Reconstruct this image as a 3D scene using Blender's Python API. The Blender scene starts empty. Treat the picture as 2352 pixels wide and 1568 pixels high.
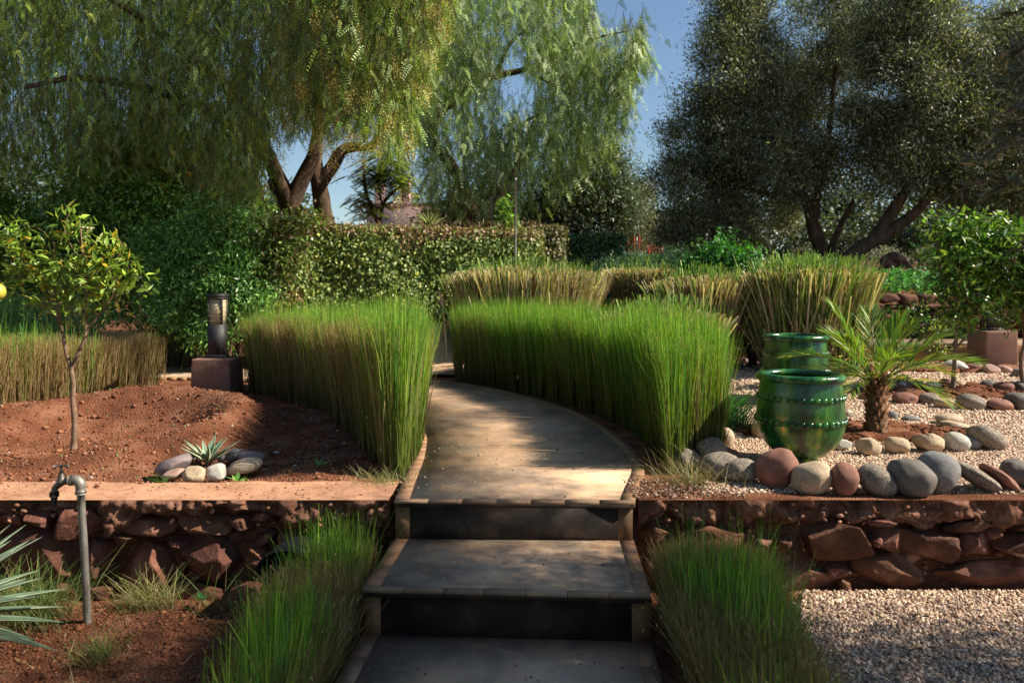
import bpy, bmesh, math, random
import numpy as np
from mathutils import Vector, Matrix
R = math.radians
random.seed(7)
rng = np.random.default_rng(7)
S = bpy.context.scene
C = S.collection

# ---------------------------------------------------------------- camera
rz = .196; FPX = 1764.0; HC = 1.036; HZ = 675.0; CX = 1176.0      # measured from the photo (2352 px wide frame)
cam = bpy.data.cameras.new('camera'); cam.lens = 27.0; cam.sensor_width = 36
cam.shift_y = -109/2352; cam.clip_start = .05; cam.clip_end = 2000
cam.dof.use_dof = True; cam.dof.focus_distance = 4.9; cam.dof.aperture_fstop = 3.2
co = bpy.data.objects.new('camera', cam); C.objects.link(co)
co.location = (0, 0, HC); co.rotation_euler = (R(90), 0, 0); S.camera = co

# ---------------------------------------------------------------- world, sun, exposure
SUN_AZ = -6.0      # degrees from +X towards +Y
SUN_EL = 41.0
w = bpy.data.worlds.new('World'); S.world = w; w.use_nodes = True
nt = w.node_tree; bg = nt.nodes['Background']
sk = nt.nodes.new('ShaderNodeTexSky'); sk.sky_type = 'NISHITA'; sk.sun_disc = False
sk.sun_elevation = R(SUN_EL); sk.sun_rotation = R(90 - SUN_AZ); sk.altitude = 500
sk.air_density = 1.25; sk.dust_density = .15; sk.ozone_density = 3.0
nt.links.new(sk.outputs[0], bg.inputs[0]); bg.inputs[1].default_value = .064
sl = bpy.data.lights.new('sun', 'SUN'); sl.energy = 5.0; sl.angle = R(.53); sl.color = (1, .89, .73)
so = bpy.data.objects.new('sun', sl); C.objects.link(so)
dv = Vector((math.cos(R(SUN_EL))*math.cos(R(SUN_AZ)), math.cos(R(SUN_EL))*math.sin(R(SUN_AZ)), math.sin(R(SUN_EL))))
so.rotation_euler = dv.to_track_quat('Z', 'Y').to_euler(); so.location = dv*30
S.view_settings.view_transform = 'Standard'; S.view_settings.look = 'None'
S.view_settings.exposure = 1.0; S.view_settings.gamma = 1
S.render.engine = 'CYCLES'
S.cycles.use_denoising = True
S.cycles.max_bounces = 5; S.cycles.diffuse_bounces = 2; S.cycles.transmission_bounces = 3
S.cycles.sample_clamp_indirect = 6

# ---------------------------------------------------------------- helpers
def G(px, py, z=0.):                      # pixel on the level z -> point
    y = FPX*(HC-z)/(py-HZ); return np.array(((px-CX)*y/FPX, y, z))
def at(px, py, y):                        # pixel at a distance -> point
    return np.array(((px-CX)*y/FPX, y, HC-(py-HZ)*y/FPX))

def hsh(ix, iy, iz, s):
    h = (ix*374761393 + iy*668265263 + iz*2147483647 + s*974634777) & 0xffffffff
    h = ((h ^ (h >> 13))*1274126177) & 0xffffffff
    h = ((h ^ (h >> 16))*2246822519) & 0xffffffff
    return ((h ^ (h >> 15)) & 0xffffff)/float(0xffffff)
def noise(P, sc=1., s=0):                 # value noise, -1..1
    P = np.asarray(P, float)*sc; I = np.floor(P).astype(np.int64); f = P-I; f = f*f*(3-2*f)
    r = 0
    for a in (0, 1):
        for b in (0, 1):
            for c in (0, 1):
                wgt = (f[:, 0] if a else 1-f[:, 0])*(f[:, 1] if b else 1-f[:, 1])*(f[:, 2] if c else 1-f[:, 2])
                r = r+wgt*hsh(I[:, 0]+a, I[:, 1]+b, I[:, 2]+c, s)
    return r*2-1
def fbm(P, sc=1., o=4, s=0, g=.5):
    r = 0; a = 1.
    for k in range(o): r = r+a*noise(P, sc*2**k, s+k*17); a *= g
    return r
def sst(x): x = np.clip(x, 0, 1); return x*x*(3-2*x)
def nrm(v): return v/np.maximum(np.linalg.norm(v, axis=-1, keepdims=True), 1e-9)

class Geo:
    def __init__(s): s.V = []; s.F = []; s.Cc = []; s.n = 0
    def add(s, V, Fa, col=(1, 1, 1)):
        V = np.asarray(V, float).reshape(-1, 3)
        col = np.asarray(col, float)
        if col.ndim == 1: col = np.tile(col, (len(V), 1))
        s.V.append(V); s.Cc.append(col)
        if isinstance(Fa, list) and len(Fa) and isinstance(Fa[0], np.ndarray) and Fa[0].ndim == 2:
            for f in Fa: s.F.append(f+s.n)
        else:
            by = {}
            for f in (Fa.tolist() if isinstance(Fa, np.ndarray) else Fa): by.setdefault(len(f), []).append(f)
            for f in by.values(): s.F.append(np.array(f, np.int64)+s.n)
        s.n += len(V); return s
    def merge(s, o):
        for f in o.F: s.F.append(f+s.n)
        s.V += o.V; s.Cc += o.Cc; s.n += o.n; return s
WL = {}                                    # world location of every object made
def mesh(name, g, mat, smooth=False, off=None):
    V = np.concatenate(g.V); cc = np.concatenate(g.Cc)
    if off is not None: V = V-np.asarray(off)
    me = bpy.data.meshes.new(name)
    li = np.concatenate([f.ravel() for f in g.F]).astype(np.int32)
    sz = np.concatenate([np.full(len(f), f.shape[1], np.int32) for f in g.F])
    st = np.concatenate(([0], np.cumsum(sz)[:-1])).astype(np.int32)
    me.vertices.add(len(V)); me.vertices.foreach_set('co', V.astype(np.float32).ravel())
    me.loops.add(len(li)); me.loops.foreach_set('vertex_index', li)
    me.polygons.add(len(sz)); me.polygons.foreach_set('loop_start', st)
    if smooth: me.polygons.foreach_set('use_smooth', np.ones(len(sz), bool))
    me.update(calc_edges=True); me.validate()
    a = me.color_attributes.new('Col', 'FLOAT_COLOR', 'POINT')
    a.data.foreach_set('color', np.concatenate([cc, np.ones((len(cc), 1))], 1).astype(np.float32).ravel())
    me.materials.append(mat); return me
def mk(name, g, mat, parent=None, smooth=False, base=None):
    if parent is not None: off = WL[parent.name]
    else: off = np.asarray(base, float) if base is not None else np.zeros(3)
    o = bpy.data.objects.new(name, mesh(name, g, mat, smooth, off)); C.objects.link(o)
    if parent is not None: o.parent = parent; WL[o.name] = WL[parent.name]
    else: o.location = off; WL[o.name] = off
    return o
def tag(o, label=None, cat=None, group=None, kind=None):
    for k, v in (('label', label), ('category', cat), ('group', group), ('kind', kind)):
        if v: o[k] = v
    return o
def thing(name, base, label, cat, group=None):
    o = bpy.data.objects.new(name, None); C.objects.link(o); o.empty_display_size = .1
    o.location = tuple(base); WL[o.name] = np.asarray(base, float)
    return tag(o, label, cat, group)

# ---- shapes
def grid_faces(nu, nv, wrap_u=False):
    i = np.arange(nu if wrap_u else nu-1); j = np.arange(nv-1)
    I, J = np.meshgrid(i, j, indexing='ij'); I = I.ravel(); J = J.ravel(); I2 = (I+1) % nu
    return np.stack([I*nv+J, I2*nv+J, I2*nv+J+1, I*nv+J+1], 1)
def box(g, lo, hi, col=(1, 1, 1), rot=0., bev=0.):
    lo = np.array(lo, float); hi = np.array(hi, float)
    if bev <= 0:
        V = np.array([[(lo, hi)[a][0], (lo, hi)[b][1], (lo, hi)[c][2]] for a in (0, 1) for b in (0, 1) for c in (0, 1)])
        F_ = [[0, 1, 3, 2], [4, 6, 7, 5], [0, 4, 5, 1], [2, 3, 7, 6], [0, 2, 6, 4], [1, 5, 7, 3]]
    else:
        bm = bmesh.new(); bmesh.ops.create_cube(bm, size=1)
        for v in bm.verts: v.co = Vector((lo+hi)/2)+Vector([v.co[k]*(hi-lo)[k] for k in range(3)])
        bmesh.ops.bevel(bm, geom=bm.edges[:], offset=bev, segments=3, affect='EDGES', profile=.6)
        V = np.array([v.co[:] for v in bm.verts]); bm.verts.index_update(); F_ = [[v.index for v in f.verts] for f in bm.faces]; bm.free()
    if rot:
        c = (lo+hi)/2; a = math.cos(rot); b = math.sin(rot); X = V-c
        V = np.stack([X[:, 0]*a-X[:, 1]*b, X[:, 0]*b+X[:, 1]*a, X[:, 2]], 1)+c
    g.add(V, F_, col); return g
def prism(g, poly, z0, z1, col=(1, 1, 1)):       # poly counter-clockwise
    n = len(poly); V = [(x, y, z0) for x, y in poly]+[(x, y, z1) for x, y in poly]
    F_ = [[(i+1) % n+0, i, i+n, (i+1) % n+n][::-1] for i in range(n)]+[list(range(n))[::-1], list(range(n, 2*n))]
    g.add(V, F_, col); return g
def spline(P, n):
    P = np.asarray(P, float)
    if len(P) < 3:
        t = np.linspace(0, 1, n)[:, None]; return P[0]*(1-t)+P[-1]*t
    Q = np.vstack([2*P[0]-P[1], P, 2*P[-1]-P[-2]]); out = []
    for t in np.linspace(0, len(P)-1-1e-6, n):
        i = int(t); f = t-i; a, b, c, d = Q[i:i+4]
        out.append(.5*((2*b)+(c-a)*f+(2*a-5*b+4*c-d)*f*f+(3*b-a-3*c+d)*f**3))
    return np.array(out)
def tube(g, P, r, n=8, col=(1, 1, 1), cap=True, res=None, rough=0., seed=0):
    P = np.asarray(P, float); r = np.atleast_1d(np.asarray(r, float))
    if res:
        t0 = np.linspace(0, 1, len(P)); t1 = np.linspace(0, 1, res)
        r = np.interp(t1, np.linspace(0, 1, len(r)), r); P = spline(P, res)
    elif len(r) == 1: r = np.full(len(P), r[0])
    T = nrm(np.gradient(P, axis=0)); up = np.array([0, 0, 1.]) if abs(T[0][2]) < .9 else np.array([1., 0, 0])
    A = nrm(np.cross(T[0], up)); V = []
    for i in range(len(P)):
        A = nrm(A-T[i]*np.dot(A, T[i])); B = np.cross(T[i], A)
        an = np.arange(n)*2*np.pi/n
        V.append(P[i]+r[i]*(np.cos(an)[:, None]*A+np.sin(an)[:, None]*B))
    V = np.array(V)                                                     # m,n,3
    if rough:
        q = V.reshape(-1, 3); c = np.repeat(P, n, 0); V = (c+(q-c)*(1+rough*fbm(q, 1.2/max(r.max(), .01)*.5, 2, seed))[:, None]).reshape(V.shape)
    m = len(P); V = V.transpose(1, 0, 2).reshape(-1, 3)
    F_ = grid_faces(n, m, True).tolist()
    if cap: F_ += [[i*m for i in range(n)], [i*m+m-1 for i in range(n)][::-1]]
    g.add(V, F_, col); return g
def lathe(g, prof, c, n=48, col=(1, 1, 1), wob=0., seed=0):
    prof = np.asarray(prof, float); m = len(prof); an = np.arange(n)*2*np.pi/n
    V = np.stack([prof[None, :, 0]*np.cos(an)[:, None], prof[None, :, 0]*np.sin(an)[:, None], np.tile(prof[:, 1], (n, 1))], 2).reshape(-1, 3)
    if wob: V[:, :2] *= (1+wob*fbm(V, 6, 3, seed))[:, None]
    g.add(V+np.asarray(c), grid_faces(n, m, True)[:, ::-1], col); return g
def icos(sub):
    bm = bmesh.new(); bmesh.ops.create_icosphere(bm, subdivisions=sub, radius=1)
    V = np.array([v.co[:] for v in bm.verts]); F_ = np.array([[v.index for v in f.verts] for f in bm.faces]); bm.free(); return V, F_
ICO = {k: icos(k) for k in (1, 2, 3, 4, 5)}
def rotm(ax, ay, az):
    return np.array((Matrix.Rotation(az, 3, 'Z') @ Matrix.Rotation(ay, 3, 'Y') @ Matrix.Rotation(ax, 3, 'X')))
def rock(g, c, dim, rot=(0, 0, 0), seed=0, sub=4, facets=0, amp=.08, fine=.0, sq=1., col=(1, 1, 1), fr=1.2, cut=(.62, .92)):
    V, F_ = ICO[sub]; V = V.copy(); rg = np.random.default_rng(seed+1000)
    if sq != 1: V = V/np.power(np.power(np.abs(V), sq*2).sum(1), 1/(sq*2))[:, None]
    V = V*(1+amp*fbm(V+seed*3.1, fr, 3, seed))[:, None]
    for k in range(facets):
        n = nrm(rg.normal(size=3)); d = rg.uniform(*cut); h = V@n
        V = V-np.outer(np.maximum(h-d, 0)*.93, n)
    if fine: V = V*(1+fine*fbm(V+seed, 6, 3, seed+5))[:, None]
    V = V*np.asarray(dim); V = V@rotm(*rot).T+np.asarray(c)
    g.add(V, F_, col); return g
def leaf_quads(g, P, D, L, Wd, col, N=None, fold=0.):        # P base, D direction, L length, Wd width
    n = len(P); D = nrm(D)
    if N is None: N = rng.normal(size=(n, 3))
    Sd = nrm(np.cross(D, N)); L = np.broadcast_to(L, (n,))[:, None]; Wd = np.broadcast_to(Wd, (n,))[:, None]
    if fold:
        Nn = np.cross(Sd, D); m = P+D*L*.45-Nn*L*.06
        a = m+Sd*Wd*.5+Nn*Wd*fold; b = m-Sd*Wd*.5+Nn*Wd*fold; t = P+D*L-Nn*L*.16
        V = np.stack([P, a, t, b, m], 1).reshape(-1, 3); i = np.arange(n)[:, None]*5
        F_ = np.concatenate([i+np.array([0, 1, 2, 4]), i+np.array([0, 4, 2, 3])])
        g.add(V, [F_], np.repeat(col, 5, 0))
    else:
        m = P+D*L*.45; V = np.stack([P, m+Sd*Wd*.5, P+D*L, m-Sd*Wd*.5], 1).reshape(-1, 3)
        F_ = np.arange(n*4).reshape(-1, 4); g.add(V, [F_], np.repeat(col, 4, 0))
def pick(cols, n, wts=None, jit=.25):
    cols = np.asarray(cols, float); wts = None if wts is None else np.asarray(wts)/sum(wts)
    c = cols[rng.choice(len(cols), n, p=wts)]; return c*np.exp(rng.normal(0, jit, (n, 1)))
def blades(g, P, hgt, lean, wid, cb, ct, bend=.5, seg=3, blunt=False):   # grass blades growing from P
    n = len(P); hgt = np.broadcast_to(hgt, (n,)); wid = np.broadcast_to(wid, (n,))
    lean = np.asarray(lean); a = rng.uniform(0, np.pi, n); Sd = np.stack([np.cos(a), np.sin(a), np.zeros(n)], 1)
    V = []; Cl = []
    for k in range(seg+1):
        t = k/seg; off = np.concatenate([lean, np.zeros((n, 1))], 1)*(t*(1-bend)+bend*t*t)[..., None] if False else np.concatenate([lean, np.zeros((n, 1))], 1)*(t*(1-bend)+bend*t*t)
        c = P+off+np.stack([np.zeros(n), np.zeros(n), hgt*t], 1)
        wf = (1-.15*t) if blunt else (1-.75*t**2)
        V += [c-Sd*(wid*wf/2)[:, None], c+Sd*(wid*wf/2)[:, None]]
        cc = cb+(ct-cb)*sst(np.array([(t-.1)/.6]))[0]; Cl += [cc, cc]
    m = 2*(seg+1); V = np.stack(V, 1).reshape(-1, 3); Cl = np.stack(Cl, 1).reshape(-1, 3)
    i = np.arange(n)[:, None]*m
    F_ = np.concatenate([i+np.array([2*k, 2*k+1, 2*k+3, 2*k+2]) for k in range(seg)])
    g.add(V, [F_], Cl)

# ---------------------------------------------------------------- materials
def newmat(name):
    m = bpy.data.materials.new(name); m.use_nodes = True; n = m.node_tree; return m, n, n.nodes['Principled BSDF'], n.nodes['Material Output']
def N_(n, t, **k):
    x = n.nodes.new(t)
    for a, b in k.items(): setattr(x, a, b)
    return x
def ramp(n, src, stops):
    r = N_(n, 'ShaderNodeValToRGB'); e = r.color_ramp.elements
    while len(e) < len(stops): e.new(.5)
    for q, (p, c) in zip(e, stops): q.position = p; q.color = (*c, 1) if len(c) == 3 else c
    n.links.new(src, r.inputs[0]); return r.outputs[0]
def tex(n, kind, scale, detail=4, rough=.55, vec=None, **k):
    t = N_(n, 'ShaderNodeTexNoise' if kind == 'n' else 'ShaderNodeTexVoronoi')
    t.inputs['Scale'].default_value = scale
    if kind == 'n': t.inputs['Detail'].default_value = detail; t.inputs['Roughness'].default_value = rough
    for a, b in k.items(): setattr(t, a, b)
    n.links.new(vec, t.inputs['Vector']); return t
def bump(n, p, h, s, d):
    b = N_(n, 'ShaderNodeBump'); b.inputs['Strength'].default_value = s; b.inputs['Distance'].default_value = d
    n.links.new(h, b.inputs['Height']); n.links.new(b.outputs[0], p.inputs['Normal']); return b
def mul(n, a, b, f=1., mode='MULTIPLY'):
    m = N_(n, 'ShaderNodeMix', data_type='RGBA', blend_type=mode); m.inputs[0].default_value = f
    for s, q in ((a, 6), (b, 7)):
        if isinstance(s, tuple): m.inputs[q].default_value = (*s, 1)
        else: n.links.new(s, m.inputs[q])
    return m.outputs[2]
def solid(name, stops, scale=5, rough=.8, bs=.5, bd=.01, bscale=None, attr=False, detail=6, spec=.3, speck=None, coat=0., vscale=None, stretch=None, metal=0.):
    m, n, p, o = newmat(name); tc = N_(n, 'ShaderNodeTexCoord').outputs['Object']
    if stretch:
        mp = N_(n, 'ShaderNodeMapping'); mp.inputs['Scale'].default_value = stretch; n.links.new(tc, mp.inputs[0]); tv = mp.outputs[0]
    else: tv = tc
    c = ramp(n, tex(n, 'n', scale, detail, .6, tv).outputs[0], stops)
    if speck:
        sc, lo, hi, dark, f = speck
        s = ramp(n, tex(n, 'n', sc, 3, .7, tc).outputs[0], [(lo, dark), (hi, (1, 1, 1))]); c = mul(n, c, s, f)
    if attr:
        a = N_(n, 'ShaderNodeAttribute', attribute_name='Col'); c = mul(n, c, a.outputs['Color'])
    n.links.new(c, p.inputs['Base Color'])
    p.inputs['Roughness'].default_value = rough; p.inputs['Specular IOR Level'].default_value = spec; p.inputs['Metallic'].default_value = metal
    if coat: p.inputs['Coat Weight'].default_value = coat; p.inputs['Coat Roughness'].default_value = .08
    hb = tex(n, 'n', bscale or scale*4, 6, .65, tc).outputs[0]
    if vscale:
        v = tex(n, 'v', vscale, vec=tc).outputs['Distance']
        mm = N_(n, 'ShaderNodeMath', operation='ADD'); n.links.new(hb, mm.inputs[0]); n.links.new(v, mm.inputs[1]); hb = mm.outputs[0]
    bump(n, p, hb, bs, bd); return m
def veg(name, trans=.3, rough=.5, spec=.35, back=None):
    m, n, p, o = newmat(name); a = N_(n, 'ShaderNodeAttribute', attribute_name='Col').outputs['Color']
    c = a
    if back:
        gm = N_(n, 'ShaderNodeNewGeometry'); mx = N_(n, 'ShaderNodeMix', data_type='RGBA'); n.links.new(gm.outputs['Backfacing'], mx.inputs[0])
        n.links.new(a, mx.inputs[6]); n.links.new(mul(n, a, back), mx.inputs[7]); c = mx.outputs[2]
    n.links.new(c, p.inputs['Base Color']); p.inputs['Roughness'].default_value = rough; p.inputs['Specular IOR Level'].default_value = spec
    t = N_(n, 'ShaderNodeBsdfTranslucent'); n.links.new(mul(n, c, (1.15, 1.25, .45)), t.inputs[0])
    mx = N_(n, 'ShaderNodeMixShader'); mx.inputs[0].default_value = trans
    n.links.new(p.outputs[0], mx.inputs[1]); n.links.new(t.outputs[0], mx.inputs[2]); n.links.new(mx.outputs[0], o.inputs[0]); return m
M = {}
M['rush'] = veg('rush_blades', .30, .5, .3)
M['leaf'] = veg('glossy_leaves', .35, .38, .5)
M['pepper'] = veg('pepper_tree_leaves', .25, .5, .35)
M['olive'] = veg('olive_leaves', .22, .45, .35, back=(1.7, 1.65, 1.6))
M['agave'] = veg('agave_leaves', .05, .45, .4)
M['straw'] = veg('dry_straw', .15, .7, .2)
M['fruit'] = veg('fruit_skin', .0, .4, .5)
M['soil'] = solid('red_soil', [(.3, (.09, .035, .02)), (.5, (.19, .075, .04)), (.7, (.31, .15, .09))], 3.5, .95, .9, .012, 60, spec=.1, vscale=90)
M['crumbstone'] = solid('embedded_stones', [(.3, (.16, .085, .06)), (.7, (.3, .18, .13))], 40, .9, .4, .003, 120, attr=True, spec=.15)
M['gapdirt'] = solid('dark_packed_earth', [(.3, (.03, .014, .009)), (.7, (.085, .038, .024))], 12, .95, .8, .01, 50, spec=.05)
M['crumb'] = solid('soil_crumbs', [(.3, (.7, .7, .7)), (.7, (1.1, 1.1, 1.1))], 40, .95, .4, .003, 120, attr=True, spec=.1)
M['gravel'] = solid('gravel_pebbles', [(.3, (.75, .75, .75)), (.7, (1.1, 1.1, 1.1))], 60, .8, .3, .002, 200, attr=True, spec=.2)
M['gravelbase'] = solid('gravel_fines', [(.3, (.26, .17, .12)), (.7, (.48, .35, .26))], 60, .9, 1, .01, 120, vscale=80)
M['tile'] = solid('clay_tiles', [(.3, (.62, .62, .62)), (.7, (1.15, 1.1, 1.05))], 14, .7, .3, .003, 90, attr=True)
M['plaster'] = solid('pink_plaster', [(.28, (.26, .125, .07)), (.45, (.42, .23, .14)), (.6, (.50, .28, .17)), (.78, (.56, .36, .24))], 3.2, .9, .6, .008, 30, spec=.1, detail=12, speck=(24, .36, .5, (.62, .55, .5), .7))
M['rubble'] = solid('rubble_concrete', [(.25, (.08, .036, .023)), (.5, (.19, .09, .058)), (.72, (.36, .2, .14)), (.85, (.5, .36, .28))], 16, .95, .8, .012, 70, spec=.1)
M['wallstone'] = solid('red_wall_stone', [(.3, (.065, .028, .018)), (.52, (.15, .066, .042)), (.72, (.30, .155, .105))], 6, .9, .9, .016, 24, attr=True, spec=.25)
M['wood'] = solid('bark', [(.25, (.03, .02, .014)), (.55, (.10, .065, .045)), (.8, (.19, .13, .095))], 9, .95, 1, .02, 25, stretch=(1, 1, .25), spec=.1)
M['palebark'] = solid('pale_bark', [(.25, (.11, .075, .055)), (.55, (.2, .14, .1)), (.8, (.3, .23, .17))], 20, .9, .6, .004, 60, attr=True, spec=.1)
M['adobe'] = solid('brown_render', [(.3, (.19, .105, .075)), (.7, (.27, .16, .12))], 5, .95, .4, .006, 60, spec=.1)
M['ochre'] = solid('ochre_render', [(.3, (.36, .17, .075)), (.7, (.5, .27, .13))], 3, .95, .3, .006, 30, spec=.1)
M['pinkwall'] = solid('far_pink_wall', [(.3, (.50, .33, .28)), (.7, (.56, .39, .33))], 1, .95, .2, .01, 5, spec=.1)
M['black'] = solid('black_metal', [(.3, (.012, .012, .013)), (.7, (.025, .024, .024))], 8, .6, .15, .002, 60, spec=.5)
M['plastic'] = solid('black_plastic', [(.3, (.012, .012, .013)), (.7, (.024, .024, .025))], 8, .8, .15, .002, 60, spec=.15)
M['iron'] = solid('galvanised_pipe', [(.3, (.10, .085, .07)), (.55, (.2, .185, .165)), (.8, (.3, .27, .24))], 30, .55, .25, .002, 90, spec=.5, metal=.35, stretch=(1, 1, .3))
M['brass'] = solid('weathered_tap', [(.3, (.05, .045, .04)), (.7, (.14, .12, .1))], 40, .45, .25, .002, 90, spec=.5, metal=.5)
M['glass'] = solid('frosted_lamp_glass', [(.3, (.42, .33, .17)), (.7, (.62, .52, .33))], 12, .35, .1, .002, 40, spec=.5)
M['steel'] = solid('grey_steel', [(.3, (.25, .25, .27)), (.7, (.36, .36, .38))], 10, .4, .1, .001, 50, spec=.5, metal=.3)
# stones of several kinds
ST = {
 'grey': solid('grey_granite', [(.3, (0.144, 0.122, 0.097)), (.7, (0.425, 0.366, 0.295))], 4, .8, .35, .006, 45, speck=(95, .42, .58, (.25, .24, .24), .75), spec=.2),
 'tan': solid('tan_granite', [(.3, (0.259, 0.194, 0.130)), (.7, (0.661, 0.519, 0.366))], 4, .8, .3, .006, 45, speck=(90, .38, .5, (.4, .36, .32), .6), spec=.2),
 'red': solid('red_cobble', [(.3, (0.122, 0.054, 0.037)), (.7, (0.330, 0.159, 0.118))], 5, .75, .3, .005, 40, speck=(60, .3, .45, (.6, .6, .6), .4), spec=.25),
 'dark': solid('dark_cobble', [(.3, (0.072, 0.063, 0.054)), (.7, (0.212, 0.189, 0.165))], 4, .7, .3, .005, 40, speck=(110, .4, .55, (.6, .6, .6), .5), spec=.3),
 'blue': solid('bluish_cobble', [(.3, (0.108, 0.107, 0.108)), (.7, (0.330, 0.319, 0.307))], 4, .75, .35, .005, 40, speck=(100, .4, .55, (.4, .4, .42), .6), spec=.25),
 'pale': solid('pale_cobble', [(.3, (0.274, 0.266, 0.230)), (.7, (0.614, 0.590, 0.519))], 6, .7, .25, .004, 40, speck=(70, .3, .45, (.6, .6, .55), .4), spec=.25),
 'pink': solid('pinkish_cobble', [(.3, (0.238, 0.144, 0.115)), (.7, (0.519, 0.342, 0.271))], 5, .75, .25, .004, 40, speck=(70, .3, .45, (.6, .6, .6), .4), spec=.25),
 'purple': solid('purplish_cobble', [(.3, (0.122, 0.094, 0.097)), (.7, (0.330, 0.266, 0.266))], 5, .75, .25, .004, 40, speck=(80, .35, .5, (.5, .5, .5), .5), spec=.25),
}
def concrete():
    m, n, p, o = newmat('stained_concrete'); tc = N_(n, 'ShaderNodeTexCoord').outputs['Object']
    a = ramp(n, tex(n, 'n', 1.3, 8, .62, tc).outputs[0], [(.32, (.17, .12, .09)), (.44, (.35, .25, .175)), (.54, (.56, .36, .22)), (.68, (.52, .40, .29))])
    b = ramp(n, tex(n, 'n', 4.5, 8, .7, tc).outputs[0], [(.3, (.5, .5, .52)), (.45, (.88, .88, .88)), (.55, (1., 1, 1)), (.7, (1.25, 1.2, 1.12))])
    s = ramp(n, tex(n, 'n', 2.2, 12, .8, tc, ).outputs[0], [(.60, (0, 0, 0)), (.66, (1, 1, 1))])
    c = mul(n, a, b); mx = N_(n, 'ShaderNodeMix', data_type='RGBA'); sm = N_(n, 'ShaderNodeMath', operation='MULTIPLY'); sm.inputs[1].default_value = .25
    n.links.new(s, sm.inputs[0]); n.links.new(sm.outputs[0], mx.inputs[0]); n.links.new(c, mx.inputs[6]); mx.inputs[7].default_value = (.6, .56, .52, 1)
    n.links.new(mx.outputs[2], p.inputs['Base Color'])
    rr = ramp(n, tex(n, 'n', 3, 6, .6, tc).outputs[0], [(.3, (.6, .6, .6)), (.7, (.85, .85, .85))]); n.links.new(rr, p.inputs['Roughness'])
    p.inputs['Specular IOR Level'].default_value = .22; bump(n, p, tex(n, 'n', 14, 10, .7, tc).outputs[0], .45, .008); return m
M['concrete'] = concrete()
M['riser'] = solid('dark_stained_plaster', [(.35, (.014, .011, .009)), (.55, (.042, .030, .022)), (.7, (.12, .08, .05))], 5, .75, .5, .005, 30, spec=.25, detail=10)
def glaze():
    m, n, p, o = newmat('green_glaze'); tc = N_(n, 'ShaderNodeTexCoord').outputs['Object']
    mp = N_(n, 'ShaderNodeMapping'); mp.inputs['Scale'].default_value = (1, 1, .28); n.links.new(tc, mp.inputs[0])
    a = ramp(n, tex(n, 'n', 9, 8, .65, mp.outputs[0]).outputs[0], [(.38, (.002, .012, .006)), (.47, (.006, .05, .012)), (.56, (.014, .105, .016)), (.66, (.09, .18, .03)), (.76, (.32, .30, .10))])
    at_ = N_(n, 'ShaderNodeAttribute', attribute_name='Col'); c = mul(n, a, at_.outputs['Color'])
    n.links.new(c, p.inputs['Base Color']); p.inputs['Roughness'].default_value = .2; p.inputs['Specular IOR Level'].default_value = .5
    p.inputs['Coat Weight'].default_value = .05; p.inputs['Coat Roughness'].default_value = .08
    bump(n, p, tex(n, 'n', 16, 6, .6, mp.outputs[0]).outputs[0], .5, .012); return m
M['glaze'] = glaze()
def ivymat(): return veg('ivy_leaves', .25, .45, .45)
M['ivy'] = ivymat()

# ---------------------------------------------------------------- ground, path, beds
def ringz(x, y):
    dx = x+3.12; dy = y-5.75; d = np.hypot(dx, dy*1.0); th = np.arctan2(dy, dx)
    hh = .25*np.clip(.62+.5*np.sin(th+.55), .12, 1)
    z = hh*np.exp(-((d-1.02)/.24)**2) - .10*np.exp(-(d/.75)**4)
    z += .07*np.exp(-(((x+1.05)/.35)**2+((y-4.55)/.2)**2))
    z += .05*np.exp(-(((x+1.5)/.5)**2+((y-6.6)/.5)**2))
    return z
def gz(x, y):
    x = np.asarray(x, float); y = np.asarray(y, float)
    P = np.stack([x.ravel(), y.ravel(), np.zeros(x.size)], 1); n1 = fbm(P, .9, 3, 3).reshape(x.shape); n2 = fbm(P, 9, 3, 9).reshape(x.shape)
    low = np.where(x < 0, -.52+.07*np.exp(-(((x+1.85)/.55)**2+((y-3.55)/.3)**2)), -.462)+.012*n1*(x < 0)+.006*n2*(x < .4)
    left = -.035+ringz(x, y)+.012*n1+.011*n2
    right = -.03+np.clip(y-6, 0, 3.9)*.045*sst((x-1.1)/.6)
    up = np.where(x < .1, left, right)
    up = np.where(y > 9.3, up*(1-sst((y-9.3)/1.))+sst((y-9.3)/1.)*np.where(x < .1, -.03, right), up)
    # raised terrace at the back right
    t = sst((x-1.9)/.35)*sst((y-11.1)/.12)
    up = up*(1-t)+t*(1.02+np.clip(y-11.2, 0, 9)*.1+.05*n1)
    far = sst((y-13)/8)*(1-sst((x-1.9)/.35))*sst((x-.1)/.5); up = up*(1-far)+far*(np.clip(y-13, 0, 14)*.085)
    return np.where(y < 3.95, low, up)
def axis(fine0, fine1, st, lo, hi, k=1.25):
    a = list(np.arange(fine0, fine1, st)); s = st; v = fine1
    while v < hi: a.append(v); s *= k; v += s
    a.append(hi); s = st; v = fine0-st
    while v > lo: a.insert(0, v); s *= k; v -= s
    a.insert(0, lo); return np.array(a)
xs = axis(-5.6, 4.6, .035, -300, 300); ys = axis(2.5, 9.4, .03, -60, 600)
X, Y = np.meshgrid(xs, ys, indexing='ij')
g = Geo(); g.add(np.stack([X.ravel(), Y.ravel(), gz(X, Y).ravel()], 1), [grid_faces(len(xs), len(ys))])
tag(mk('ground', g, M['soil'], smooth=True), kind='structure')

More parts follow.
